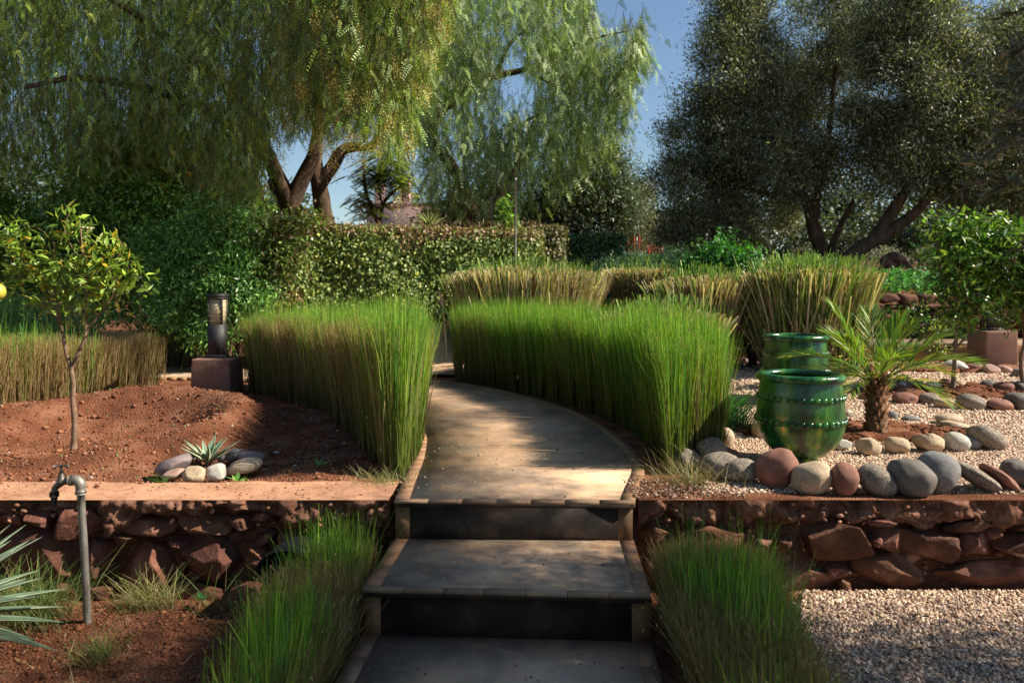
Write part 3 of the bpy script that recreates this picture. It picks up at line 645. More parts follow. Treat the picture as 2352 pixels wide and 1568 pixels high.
AR = [
 (359, 437, 1046, 1093, 'purple', 'flat purplish stone striped by agave shadows, leftmost of its ring', -20),
 (374, 425, 1076, 1104, 'pink', 'smooth pinkish stone in front of the flat purplish one', -15),
 (423, 474, 1070, 1108, 'tan', 'squarish sandy granite stone in the front of the agave ring', 0),
 (473, 520, 1065, 1103, 'pale', 'smooth pale grey block shaped stone below the agave', 0),
 (521, 600, 1053, 1091, 'tan', 'long sandy stone half in shade right of the agave', -14),
 (545, 612, 1036, 1067, 'purple', 'dark purple grey stone in the shade, rightmost of the agave ring', 5),
 (522, 564, 1030, 1061, 'blue', 'bluish shaded stone behind the long sandy one', 0),
 (416, 452, 1040, 1060, 'grey', 'grey stone behind the agave at the left', 0),
 (400, 421, 1047, 1062, 'pale', 'small whitish stone behind the flat purplish one', 0),
 (500, 521, 1043, 1061, 'blue', 'small bluish stone hidden behind the agave leaves', 0)]
for i, (a, b, c, d, k, l, t) in enumerate(AR): cobble(a, b, c, d, k, l, GA, -.02, t, 140+i, 3, 1.35 if i in (2, 3) else 1.12)

# ---------------------------------------------------------------- glazed urns
def urn(base, Rr, Hh, label, seed, rotz=0.):
    x, y, z = base; t = thing('glazed_urn', base, label, 'urn', 'green glazed urns')
    s = Rr/.25; v = Hh/.55
    pr = [(.0, .012), (.10, .012), (.104, 0), (.112, .012), (.104, .028), (.104, .042), (.142, .062), (.202, .12), (.237, .18), (.251, .23), (.255, .27), (.254, .30), (.252, .34), (.246, .40), (.239, .46), (.232, .505)]
    pr2 = spline(np.c_[np.array(pr)[3:], np.zeros(len(pr)-3)], 60)[:, :2]; pr2 = np.vstack([np.array(pr)[:3], pr2])
    inn = [(.218, .50), (.222, .45), (.225, .38), (.21, .25), (.12, .12), (.0, .1)]
    P = np.vstack([pr2, np.array([(.222, .53)]), inn])*np.array([s, v])
    g = Geo(); lathe(g, P, (x, y, z), 96, (1, 1, 1), .006, seed)
    V = g.V[0]; h = (V[:, 2]-z)/Hh; cl = np.ones((len(V), 3)); k = sst((.34-h)/.25)
    # glaze worn thin towards the base shows the buff clay
    cl = cl*(1-k[:, None])+np.array([2.6, 1.9, 2.2])*k[:, None]; k2 = sst((.06-h)/.05)[:, None]; cl = cl*(1-k2)+np.array([9, 4.5, 7])*k2
    k3 = np.clip(fbm((V-np.array(base))*np.array([1, 1, .45]), 9, 4, seed)*2.2-.1, 0, 1)[:, None]*sst((.6-h)/.2)[:, None]; cl = cl*(1-k3*.9)+np.array([16, 3.4, 4.0])*k3*.9
    g.Cc[0] = cl; mk('body', g, M['glaze'], t, smooth=True)
    g = Geo(); a = np.linspace(0, 2*np.pi, 17)[:-1]; rp = np.c_[.233+.028*np.cos(-a), .522+.024*np.sin(-a)]*np.array([s, v]); rp = np.vstack([rp, rp[:1]])
    lathe(g, rp[::-1], (x, y, z), 96, (1, 1, 1), .004, seed); mk('rim', g, M['glaze'], t, smooth=True)
    for hz_, rr in ((.405, .246), (.27, .256)):
        g = Geo(); n = 36
        for i in range(n):
            an = 2*np.pi*i/n; rock(g, (x+math.cos(an)*rr*s, y+math.sin(an)*rr*s, (hz_+.003*math.sin(3*an+seed))*v+z), (.014*s, .027*s, .015*s), (.5, .0, an), seed+i, 3, 0, .05)
            V = g.V[-1]
        tube(g, [(x+math.cos(q)*rr*s, y+math.sin(q)*rr*s, (hz_-.012)*v+z) for q in np.linspace(0, 2*np.pi, 60)], .007*s, 6, cap=False)
        mk('rope_band', g, M['glaze'], t, smooth=True)
    return t
u1 = urn(G(1838, 1064)*np.array([1, 1, 0]), .253, .56, 'shiny green glazed clay urn with thick rim standing on the gravel in front', 3)
urn((2.60, 7.05, .03), .285, .64, 'darker green and buff glazed urn with a wide mouth, behind the front urn', 11)

# ---------------------------------------------------------------- standpipe with tap
b = np.array([-1.93, 3.50, -.46]); t = thing('water_tap', b, 'weathered metal standpipe with a garden tap before the stone wall', 'tap')
g = Geo(); tp = np.array([-1.965, 3.50, .125]); tube(g, [b-(0, 0, .08), (b+tp)/2, tp], [.0175, .0162, .0162], 20, res=10); mk('pipe', g, M['iron'], t, smooth=True)
g = Geo(); tube(g, [tp-(0, 0, .0), tp+(0, 0, .012)], .024, 20); tube(g, [tp+(0, 0, .012), tp+(0, 0, .03)], .021, 20)
tube(g, [tp+(0, 0, .02), tp+(-.002, 0, .045), tp+(-.018, 0, .064), tp+(-.045, 0, .062)], [.021, .0235, .0225, .02], 18, res=14)
tube(g, [tp+(-.036, 0, .063), tp+(-.05, 0, .0625)], .0245, 18); mk('elbow', g, M['iron'], t, smooth=True)
g = Geo(); q = tp+(-.055, 0, .06); tube(g, [q+(.01, 0, 0), q, q+(-.03, 0, -.006), q+(-.06, 0, -.03), q+(-.066, 0, -.052)], [.016, .0155, .016, .0145, .013], 16, res=16)
tube(g, [q+(-.034, 0, -.005), q+(-.034, 0, .022), q+(-.034, 0, .03), q+(-.034, 0, .045)], [.019, .016, .011, .009], 12); mk('tap_body', g, M['brass'], t, smooth=True)
g = Geo(); tube(g, [q+(-.034, 0, .04), q+(-.034, 0, .068)], .006, 8); tube(g, [q+(-.066, -.006, .066), q+(-.034, 0, .072), q+(-.002, .006, .066)], [.006, .0045, .006], 8)
for sx in (-.064, -.004): rock(g, q+(sx, 0, .066), (.008, .008, .008), sub=2, amp=0)
mk('handle', g, M['brass'], t, smooth=True)
g = Geo(); e = q+(-.066, 0, -.05); tube(g, [e, e+(0, 0, -.022)], .020, 16); tube(g, [e+(0, 0, -.022), e+(0, 0, -.032), e+(0, 0, -.04), e+(0, 0, -.05), e+(0, 0, -.058), e+(0, 0, -.062)], [.014, .014, .011, .013, .011, .011], 14); mk('hose_connector', g, M['plastic'], t, smooth=True)

# ---------------------------------------------------------------- bollard lamps on plinths
def lamp(cx, cy, z0, pw, ph, lw, lh, label, leftlean=0.):
    t = thing('bollard_lamp', (cx, cy, z0), label, 'lamp', 'black bollard lamps on brown plinths')
    g = Geo(); box(g, (cx-pw/2, cy, z0-.1), (cx+pw/2, cy+pw, z0+ph), bev=.022)
    V = g.V[0]; V[:, 0] += (V[:, 0]-cx)*(z0+ph-V[:, 2])*.12; V += (.006*fbm(V, 5, 3, 5))[:, None]; mk('plinth', g, M['adobe'], t, smooth=False)
    zt = z0+ph; yc = cy+pw*.5; h = lw/2
    g = Geo(); prof = [(h+.022, 0), (h+.022, .008), (h, .035), (h, lh*.52)]
    def sq(g, pr):
        for (a, z1), (b_, z2) in zip(pr[:-1], pr[1:]):
            if abs(a-b_) < 1e-6 and abs(z1-z2) < 1e-6: continue
            V = [(cx-a, yc-a, zt+z1), (cx+a, yc-a, zt+z1), (cx+a, yc+a, zt+z1), (cx-a, yc+a, zt+z1), (cx-b_, yc-b_, zt+z2), (cx+b_, yc-b_, zt+z2), (cx+b_, yc+b_, zt+z2), (cx-b_, yc+b_, zt+z2)]
            g.add(V, [[0, 1, 5, 4], [1, 2, 6, 5], [2, 3, 7, 6], [3, 0, 4, 7], [3, 2, 1, 0], [4, 5, 6, 7]])
    sq(g, prof); 
    for sx in (-1, 1):
        for sy in (-1, 1):
            e = .008; box(g, (cx+sx*(h-e)-e, yc+sy*(h-e)-e, zt+lh*.52), (cx+sx*(h-e)+e, yc+sy*(h-e)+e, zt+lh*.915))
    mk('post', g, M['black'], t)
    g = Geo(); sq(g, [(h, lh*.915), (h+.004, lh*.94), (h+.014, lh*.985), (h+.016, lh)]); mk('cap', g, M['black'], t)
    g = Geo(); box(g, (cx-h+.012, yc-h+.012, zt+lh*.522), (cx+h-.012, yc+h-.012, zt+lh*.914)); mk('lamp_glass', g, M['glass'], t)
    for i in range(5):
        zz = zt+lh*(.575+.075*i); g = Geo(); a = h+.004
        tube(g, [(cx-a, yc-a, zz), (cx+a, yc-a, zz), (cx+a, yc+a, zz), (cx-a, yc+a, zz), (cx-a, yc-a, zz)], .0024, 6); mk('fin', g, M['black'], t)
    return t
c = G(485, 900, 0); lamp(c[0], 8.1, -.03, .41, .38, .16, .69, 'black bollard lamp with louvred glass on a brown plinth behind the soil bed')
lamp(5.87, 9.2, .12, .385, .47, .16, .55, 'black bollard lamp on a rounded brown plinth behind the far stones at right')

# black plastic shell lying by the left wall
g = Geo(); n = 24; c0 = at(662, 1283, 3.62); 
an = np.linspace(R(200), R(-20), n)
V = []
for rr in (.135, .129):
    for yy_, k in ((3.55, 1.), (3.82, .86)):
        V += [(c0[0]+math.cos(a)*rr*k, yy_+(.03 if math.sin(a) < 0 else 0), c0[2]-.04+math.sin(a)*rr*.75*k) for a in an]
V = np.array(V); n1 = n
F_ = [[i, i+1, n+i+1, n+i] for i in range(n-1)]+[[2*n+i+1, 2*n+i, 3*n+i, 3*n+i+1] for i in range(n-1)]+[[i+1, i, 2*n+i, 2*n+i+1] for i in range(n-1)]+[[n+i, n+i+1, 3*n+i+1, 3*n+i] for i in range(n-1)]
F_ += [[0, n, 3*n, 2*n], [n-1, 2*n-1, 4*n-1, 3*n-1]]
g.add(V, F_); sh = thing('black_shell', (c0[0], 3.68, -.5), 'black curved plastic shell half hidden by rushes at the left wall', 'light')
mk('curved_shell', g, M['plastic'], sh, smooth=True)
g = Geo(); box(g, (c0[0]-.10, 3.66, c0[2]-.15), (c0[0]+.10, 3.8, c0[2]+.02), bev=.02); mk('inner_box', g, M['plastic'], sh)

# ---------------------------------------------------------------- rush hedges
def polyline_sample(A, B, n, bias=None):
    A = spline(np.c_[A, np.zeros(len(A))], 60)[:, :2]; B = spline(np.c_[B, np.zeros(len(B))], 60)[:, :2]
    wv = np.linalg.norm(A-B, axis=1); s = np.linalg.norm(np.diff((A+B)/2, axis=0), axis=1)*(wv[1:]+wv[:-1]); cs = np.concatenate([[0], np.cumsum(s)]); 
    u = np.interp(rng.uniform(0, cs[-1], n), cs, np.arange(60)); v = rng.uniform(0, 1, n)
    i = np.clip(u.astype(int), 0, 58); f = (u-i)[:, None]
    a = A[i]*(1-f)+A[i+1]*f; b = B[i]*(1-f)+B[i+1]*f; d = b-a
    return a*(1-v[:, None])+b*v[:, None], v, u/59, nrm(d)
GRN = [(.13, .30, .022), (.21, .39, .03), (.08, .20, .022), (.36, .48, .055), (.11, .28, .06)]
TAN = [(.32, .22, .10), (.42, .30, .16), (.22, .14, .065), (.28, .23, .08)]
BRN = [(.16, .105, .055), (.22, .15, .08), (.12, .085, .045), (.14, .12, .05)]
def rushes(name, label, A, B, n, h0, h1, z, greenf, splay=.12, wid=.0042, tipg=.25, wisp=.16, stem=None, group=None, hf=None, endsplay=0., wisph=.17, bb=1.):
    P2, v, u, d = polyline_sample(np.array(A, float), np.array(B, float), n)
    zz = hf(P2[:, 0], P2[:, 1]) if hf else np.full(n, z)
    # growing in tussocks: pull together at the base
    cell = .13; cc = np.round(P2/cell)*cell+noise(np.c_[np.round(P2/cell), np.zeros(n)]*3.7, 1, 4)[:, None]*.04
    base = P2+(cc-P2)*.22
    h = h0+(h1-h0)*u+.05*noise(np.c_[P2, np.zeros(n)], 3.5, 6)+.028*rng.normal(size=n)
    gm = np.clip(greenf+.28*noise(np.c_[P2*2.2, np.zeros(n)], 1, 8), 0, 1)
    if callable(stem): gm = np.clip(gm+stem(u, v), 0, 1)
    isg = rng.uniform(size=n) < gm
    h = np.where(isg, h+tipg*.25*rng.uniform(0, 1, n), h-.03*rng.uniform(0, 1, n))
    wis = rng.uniform(size=n) < wisp; h = np.where(wis & isg, h+wisph*rng.uniform(.2, 1, n), h)
    hfull = h.copy(); short = rng.uniform(size=n) < .22; h = np.where(short, h*rng.uniform(.35, .95, n), h)
    out = ((v-.5)*2); edge = np.sign(out)*np.abs(out)**3
    lean = d*edge[:, None]*splay*rng.uniform(.3, 1.4, n)[:, None]+(P2-base)*.9+rng.normal(0, .032, (n, 2))
    if endsplay:
        A_ = np.array(A[0]); A2 = np.array(A[1]); dr = nrm((A_-A2)[None])[0]; lean += dr[None]*(endsplay*np.clip(1-u/.12, 0, 1)*rng.uniform(0, 1, n))[:, None]
    cg = pick(GRN, n, jit=.22); ct = pick(TAN, n, jit=.2); cb = pick(BRN, n, jit=.25)
    top = np.where(isg[:, None], cg, ct); bot = np.where(isg[:, None], cg*.22+cb*.35, cb*.6)*bb  # brown stems, darkened towards the base to put in the hedge face's shade
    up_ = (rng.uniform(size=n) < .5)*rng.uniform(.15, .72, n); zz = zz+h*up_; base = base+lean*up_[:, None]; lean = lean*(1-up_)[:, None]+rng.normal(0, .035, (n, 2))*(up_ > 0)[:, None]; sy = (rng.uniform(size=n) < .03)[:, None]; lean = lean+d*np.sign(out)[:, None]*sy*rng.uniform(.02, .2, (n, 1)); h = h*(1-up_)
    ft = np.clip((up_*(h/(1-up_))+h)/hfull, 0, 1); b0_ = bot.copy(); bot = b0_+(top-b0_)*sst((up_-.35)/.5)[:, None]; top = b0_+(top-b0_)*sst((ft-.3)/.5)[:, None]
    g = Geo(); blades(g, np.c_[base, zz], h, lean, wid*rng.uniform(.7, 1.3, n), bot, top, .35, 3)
    k = rng.choice(n, n//7); tp_ = np.c_[base[k]+lean[k], (zz+h)[k]]; leaf_quads(g, tp_-np.array([0, 0, .012]), rng.normal(0, .3, (len(k), 3))+np.array([0, 0, 1.]), .018, .005, pick([(.36, .26, .12), (.3, .2, .08), (.24, .2, .06)], len(k)))
    return tag(mk(name, g, M['rush'], base=(float(P2[:, 0].mean()), float(P2[:, 1].mean()), z)), label, 'rush hedge', group)
GH = 'clipped rush hedges'
LA = [(-.73, 4.38), (-.86, 4.8), (-1.30, 5.9), (-1.88, 7.1), (-2.95, 8.5)]
LB = [(-.61, 4.36), (-.59, 5.0), (-.66, 5.7), (-.78, 6.4), (-.98, 7.1), (-1.4, 8.0), (-2.5, 9.1)]
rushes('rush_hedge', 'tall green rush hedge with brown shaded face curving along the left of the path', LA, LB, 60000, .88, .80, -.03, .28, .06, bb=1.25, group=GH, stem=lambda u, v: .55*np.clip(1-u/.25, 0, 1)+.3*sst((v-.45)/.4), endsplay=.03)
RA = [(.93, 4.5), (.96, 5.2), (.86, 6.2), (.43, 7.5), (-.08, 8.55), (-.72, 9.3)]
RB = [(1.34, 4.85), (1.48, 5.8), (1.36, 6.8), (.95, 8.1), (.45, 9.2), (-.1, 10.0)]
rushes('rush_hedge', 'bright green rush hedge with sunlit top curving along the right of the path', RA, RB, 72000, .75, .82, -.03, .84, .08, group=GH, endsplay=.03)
FA = [(-6.1, 5.9), (-5.35, 6.8), (-4.92, 7.4), (-4.5, 8.2), (-4.08, 9.0)]
FB = [(-7.2, 6.6), (-6.4, 7.5), (-5.8, 8.1), (-5.3, 8.8), (-4.75, 9.3)]
rushes('rush_hedge', 'low straw coloured rush hedge with green tips beyond the soil bed at left', FA, FB, 36000, .58, .58, -.03, .06, .06, wid=.006, bb=2.6, group=GH, wisp=.3)
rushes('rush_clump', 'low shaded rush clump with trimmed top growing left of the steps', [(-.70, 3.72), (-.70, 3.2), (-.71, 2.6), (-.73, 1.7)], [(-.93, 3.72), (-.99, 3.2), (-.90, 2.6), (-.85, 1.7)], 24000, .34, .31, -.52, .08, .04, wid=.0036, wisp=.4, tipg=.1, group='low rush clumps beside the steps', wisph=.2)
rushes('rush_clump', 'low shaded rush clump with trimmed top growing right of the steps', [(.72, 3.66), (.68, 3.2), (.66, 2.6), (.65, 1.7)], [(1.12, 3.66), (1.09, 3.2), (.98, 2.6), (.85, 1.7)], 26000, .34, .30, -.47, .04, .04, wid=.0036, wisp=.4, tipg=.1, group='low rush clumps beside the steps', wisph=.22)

# ---------------------------------------------------------------- cut broad-bladed grasses
def cutgrass(label, cx, cy, rx, ry, h, n, z, gf=.28, wid=.0145, seed=0, group='clipped broad bladed grass clumps'):
    a = rng.uniform(0, 6.283, n); r = np.sqrt(rng.uniform(0, 1, n)); px = np.cos(a)*r; py = np.sin(a)*r
    P = np.c_[cx+px*rx, cy+py*ry, np.full(n, z)]
    isg = rng.uniform(size=n) < gf; hh = h*(1-.08*r**2)+rng.normal(0, .02, n); hh = np.where(isg, hh+rng.uniform(0, .2, n)*(rng.uniform(size=n) < .2), hh)
    hh = np.where(rng.uniform(size=n) < .3, hh*rng.uniform(.4, 1, n), hh)
    up_ = (rng.uniform(size=n) < .6)*rng.uniform(.2, .85, n); P[:, 2] += hh*up_; hh = hh*(1-up_)+.03
    lean = np.c_[px*rx, py*ry]*(.12*r**2)[:, None]+rng.normal(0, .13, (n, 2))*np.clip(hh, .1, .8)[:, None]*1.4
    fall = (rng.uniform(size=n) < .18); lean += np.c_[px, py]*(fall*rng.uniform(.02, .16, n))[:, None]
    cg = pick([(.13, .24, .05), (.20, .30, .06), (.09, .18, .06), (.26, .34, .10)], n, jit=.2); ct = pick([(.52, .41, .25), (.66, .55, .37), (.38, .27, .16)], n, jit=.25)
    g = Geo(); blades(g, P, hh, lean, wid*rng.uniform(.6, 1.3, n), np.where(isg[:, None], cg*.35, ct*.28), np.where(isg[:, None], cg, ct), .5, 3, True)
    k = n//3; q = rng.uniform(0, 6.283, k); rr = np.sqrt(rng.uniform(.3, 1, k))                # dead leaves hanging loose
    Pl = np.c_[cx+np.cos(q)*rr*rx, cy+np.sin(q)*rr*ry, z+h*rng.uniform(.15, .98, k)]
    leaf_quads(g, Pl, np.c_[np.cos(q)*.6+rng.normal(0, .6, k), np.sin(q)*.6+rng.normal(0, .6, k), rng.normal(0, .6, k)], rng.uniform(.06, .2, k), .016, pick([(.55, .42, .26), (.42, .28, .15)], k))
    return tag(mk('grass_clump', g, M['rush'], base=(cx, cy, z)), label, 'grass clump', group)
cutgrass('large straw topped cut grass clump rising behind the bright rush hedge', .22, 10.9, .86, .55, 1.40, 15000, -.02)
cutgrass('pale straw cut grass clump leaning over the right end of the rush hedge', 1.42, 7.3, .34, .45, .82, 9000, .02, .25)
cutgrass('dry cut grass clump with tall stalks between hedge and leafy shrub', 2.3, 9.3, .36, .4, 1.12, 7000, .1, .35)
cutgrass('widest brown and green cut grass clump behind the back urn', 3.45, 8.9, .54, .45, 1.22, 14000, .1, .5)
cutgrass('small shaded cut grass clump right of the large straw topped one', 2.1, 12.2, .55, .4, .35, 2500, 1.05, .35)
# dark arching blades by the gravel
n = 700; q = rng.uniform(0, 6.283, n); L = rng.uniform(.15, .42, n)
g = Geo(); blades(g, np.c_[1.62+rng.normal(0, .1, n), 6.1+rng.normal(0, .15, n), np.full(n, 0.)], L*.75, np.c_[np.cos(q), np.sin(q)]*(L*.7)[:, None], .008, pick([(.03, .09, .03)], n), pick([(.06, .2, .06), (.08, .26, .05)], n), .6, 4)
tag(mk('grass_tuft', g, M['rush'], base=(1.62, 6.1, 0)), 'dark green arching grass tuft at the foot of the rush hedge by the gravel', 'grass')

# ---------------------------------------------------------------- trees and shrubs
def cloud(lobes, n, cl=18, sig=.1, pw=2.0, hollow=.0, gap=-2, gsc=1.3):
    """points in ellipsoids, gathered in small clusters; lobes = (x,y,z,rx,ry,rz)"""
    L = np.array(lobes, float); vol = L[:, 3]*L[:, 4]*L[:, 5]; vol = vol**.8; m = max(1, n//cl)
    i = rng.choice(len(L), m, p=vol/vol.sum()); d = nrm(rng.normal(size=(m, 3))); r = rng.uniform(hollow, 1, m)**(1/pw)
    r *= 1+.18*noise(d*2.3+i[:, None]*5, 1, 3)
    c = L[i, :3]+d*r[:, None]*L[i, 3:]
    if gap > -1: k = noise(c, gsc, 31) > gap; c = c[k]; d = d[k]; i = i[k]; m = len(c)
    P = np.repeat(c, cl, 0)+rng.normal(0, 1, (m*cl, 3))*np.array([sig, sig, sig*.8]); O = np.repeat(d, cl, 0); return P, O, i
def foliage(g, lobes, n, L, Wd, cols, cl=18, sig=.1, pw=2.2, droop=-.2, hollow=0., fold=0., outw=.6, wts=None, jit=.3, gap=-2, gsc=1.3, spray=.5):
    P, O, i = cloud(lobes, n, cl, sig, pw, hollow, gap, gsc); n = len(P)
    D = O*outw+rng.normal(0, 1, (n, 3))*.7+np.repeat(rng.normal(0, 1, (n//cl, 3)), cl, 0)*spray+np.array([0, 0, droop]); Nn = O+np.array([0, 0, .8])+rng.normal(0, .45, (n, 3))+np.repeat(rng.normal(0, .5, (n//cl, 3)), cl, 0)
    jc = np.repeat(np.exp(rng.normal(0, .3, n//cl)), cl)[:, None]
    leaf_quads(g, P, D, L*rng.uniform(.6, 1.25, n), Wd*rng.uniform(.7, 1.2, n), pick(cols, n, wts, jit)*jc, Nn, fold)
def limbs(g, paths, col=(1, 1, 1), rough=.12):
    for k, (P, r0, r1) in enumerate(paths): tube(g, P, [r0, (r0+r1)/2, r1], 10 if r0 > .04 else 6, col, True, res=max(6, 5*len(P)), rough=rough, seed=k)
def twigs(g, lobes, n, src, r=.012, col=(1, 1, 1)):
    P, O, i = cloud(lobes, n, 1, .01, 2.0); src = np.array(src, float)
    for p in P:
        s = src[np.argsort(np.linalg.norm(src-p, axis=1))[rng.integers(0, min(7, len(src)))]]; m = (s+p)/2+rng.normal(0, .08, 3)*np.linalg.norm(p-s)
        tube(g, [s, m, p], [r, r*.7, r*.3], 5, col, False, res=6)
def tree(name, label, cat, base, paths, lobes, leaf, group=None, bark='wood', mat='leaf', ntw=0, twr=.012, barkcol=(1, 1, 1), crown=None):
    t = thing(name, base, label, cat, group); g = Geo(); limbs(g, paths, barkcol)
    if ntw: twigs(g, lobes, ntw, [p for P, a, b in paths for p in spline(P, 8)[3:]], twr, barkcol)
    mk('trunk', g, M[bark], t, smooth=True)
    g = Geo(); (crown or foliage)(g, lobes, **leaf); mk('crown', g, M[mat], t); return t

# pepper trees: hanging strands of feather leaves
def strands(g, tops, lens, n_leaf, fl, lf, cols, lean=.12, wts=None, berry=None, pairs=9, lw=.0085):
    ns = len(tops); m = n_leaf; t = (np.arange(m)+.5)/m; 
    dirs = rng.normal(0, lean, (ns, 2)); cur = rng.normal(0, lean, (ns, 2))
    T = np.tile(t, (ns, 1))+rng.normal(0, .3/m, (ns, m))
    X = tops[:, None, :]+np.stack([dirs[:, None, 0]*T+cur[:, None, 0]*T*T, dirs[:, None, 1]*T+cur[:, None, 1]*T*T, -T], 2)*lens[:, None, None]
    X = X.reshape(-1, 3); n = len(X); a = rng.uniform(0, 6.283, n)
    D = nrm(np.stack([np.cos(a)*.75, np.sin(a)*.75, -rng.uniform(.4, 1.5, n)], 1)); Lf = fl*rng.uniform(.6, 1.2, n)
    sc = np.repeat(np.exp(rng.normal(0, .34, ns)), m)[:, None]; col = pick(cols, n, wts, .22)*sc
    # leaflets in pairs along each frond
    s = (np.arange(pairs)+1)/pairs; side = nrm(np.cross(D, rng.normal(size=(n, 3))))
    P = X[:, None, :]+D[:, None, :]*(Lf[:, None]*s)[:, :, None]-np.array([0, 0, 1])*(Lf[:, None]*s**2*.25)[:, :, None]
    for sg in (-1, 1):
        d2 = side[:, None, :]*sg+D[:, None, :]*.9+np.array([0, 0, -.25]); q = np.broadcast_to(d2, P.shape).reshape(-1, 3)
        ll = np.broadcast_to(lf*(1.15-.6*s)[None], (n, pairs)).reshape(-1)*rng.uniform(.8, 1.2, n*pairs)
        leaf_quads(g, P.reshape(-1, 3), q, ll, lw, np.repeat(col, pairs, 0), np.repeat(np.cross(side, D), pairs, 0))
    # stems
    k = 6; tt = np.linspace(0, 1, k); St = tops[:, None, :]+np.stack([dirs[:, None, 0]*tt+cur[:, None, 0]*tt**2, dirs[:, None, 1]*tt+cur[:, None, 1]*tt**2, -tt*np.ones((ns, k))], 2)*lens[:, None, None]
    wv = np.array([.004, 0, 0]); V = np.stack([St-wv, St+wv], 2).reshape(ns, -1, 3); i = np.arange(ns)[:, None]*(2*k)
    g.add(V.reshape(-1, 3), [np.concatenate([i+np.array([2*j, 2*j+1, 2*j+3, 2*j+2]) for j in range(k-1)])], np.tile((.12, .09, .05), (ns*2*k, 1)))
def berries(g, C_, n, sig, cols, size=.011):
    k = len(C_); P = np.repeat(C_, n, 0)+rng.normal(0, 1, (k*n, 3))*np.array([.035, .035, sig]); m = len(P)
    leaf_quads(g, P, rng.normal(size=(m, 3)), size*1.3, size, pick(cols, m, jit=.2)); leaf_quads(g, P, rng.normal(size=(m, 3)), size*1.3, size, pick(cols, m, jit=.2))
PG = [(.11, .21, .03), (.20, .31, .05), (.08, .16, .022), (.32, .43, .16), (.28, .34, .05)]
def contour(px, tab): return np.interp(px, [a for a, b in tab], [b for a, b in tab])
T1 = [(-600, 460), (0, 425), (100, 430), (200, 435), (330, 400), (430, 430), (500, 490), (570, 520), (600, 470), (620, 330), (700, 320), (780, 325), (850, 345), (900, 380), (935, 350), (965, 270), (1000, 170), (1030, 60), (1060, -100)]
def pepper1():
    n = 8000; px = rng.uniform(-420, 1035, n); y = 8.2+2.0*sst((760-px)/420)+rng.uniform(0, 1, n)*4.2; bot = contour(px, T1)
    py = bot-rng.uniform(0, 1, n)**1.15*np.minimum(720, bot+260); bp = np.array([at(a, b, c) for a, b, c in zip(px, py, y)])
    k = noise(bp*np.array([1, .6, 1]), 1.1, 12) > -.55; bp = bp[k]; n = len(bp); ln = rng.uniform(.5, 1.35, n); return bp+np.c_[np.zeros((n, 2)), ln], ln
t = thing('pepper_tree', (-3.7, 12.6, 0), 'big weeping pepper tree with hanging feathery leaves and yellow berries at upper left', 'tree', 'weeping pepper trees')
g = Geo(); yy = 12.6
A = lambda px, py, y=None: at(px, py, yy if y is None else y)
limbs(g, [([A(690, 690), A(680, 560), A(672, 480), A(640, 410), A(606, 335), A(560, 240), A(430, 120, 11.6)], .20, .07),
          ([A(700, 690), A(695, 540), A(672, 470), A(700, 400), A(722, 345), A(730, 230), A(640, 60, 11.5)], .19, .06),
          ([A(690, 600), A(668, 500), A(640, 450), A(622, 410)], .13, .06),
          ([A(752, 690, 12.9), A(748, 560, 12.9), A(745, 495, 12.9), A(732, 420, 12.9), A(725, 370, 12.9), A(740, 250, 12.9), A(820, 60, 12)], .21, .06),
          ([A(735, 420, 12.9), A(758, 390, 12.9), A(785, 348, 12.9), A(815, 337, 12.9), A(860, 328, 12.5), A(940, 200, 11.5)], .13, .04),
          ([A(606, 335), A(420, 230, 11.5), A(200, 180, 11), A(60, 200, 10.5)], .09, .03), ([A(560, 240), A(350, 60, 11), A(150, -60, 10)], .08, .03), ([A(735, 230, 12.8), A(850, 100, 11.5), A(960, -20, 10.5)], .07, .03)], rough=.15)
mk('trunk', g, M['wood'], t, smooth=True)
g = Geo(); tp, ln = pepper1(); strands(g, tp, ln, 9, .19, .046, PG, pairs=7, lw=.0125); mk('crown', g, M['pepper'], t)
bp = tp[np.argsort(tp[:, 1]+rng.uniform(0, 2.2, len(tp)))[:330]]; k = rng.uniform(size=len(bp)) < np.clip(.25+(bp[:, 0]/bp[:, 1]*FPX+CX)/1100, 0, 1); bp = bp[k]; bp[:, 2] -= rng.uniform(.3, 1.2, len(bp))
g = Geo(); berries(g, bp, 120, .08, [(.50, .40, .07), (.42, .36, .08), (.6, .46, .12)], .010); mk('berries', g, M['fruit'], t)

T2 = [(900, 420), (950, 480), (1000, 500), (1060, 512), (1120, 515), (1200, 500), (1260, 470), (1330, 440), (1400, 400), (1430, 350), (1450, 250), (1475, 110), (1480, 60)]
TT = [(880, -300), (1300, -120), (1370, 0), (1400, 45), (1480, 55)]
n = 3600; y = rng.uniform(17, 21.5, n); px = rng.uniform(880, 1478, n); b0 = contour(px, T2); tpp = contour(px, TT)
py = b0-rng.uniform(0, 1, n)**.9*(b0-tpp-70); bp = np.array([at(a, b, c) for a, b, c in zip(px, py, y)])
k = noise(bp, .75, 22) > -.42+.28*(bp[:, 2] > 5); bp = bp[k]; ln = rng.uniform(.6, 1.5, len(bp)); tp = bp+np.c_[np.zeros((len(bp), 2)), ln*.9]
t = thing('pepper_tree', (-.6, 19, .4), 'airy weeping pepper tree with an arching bare limb, in the middle against the sky', 'tree', 'weeping pepper trees')
g = Geo(); yy = 19.
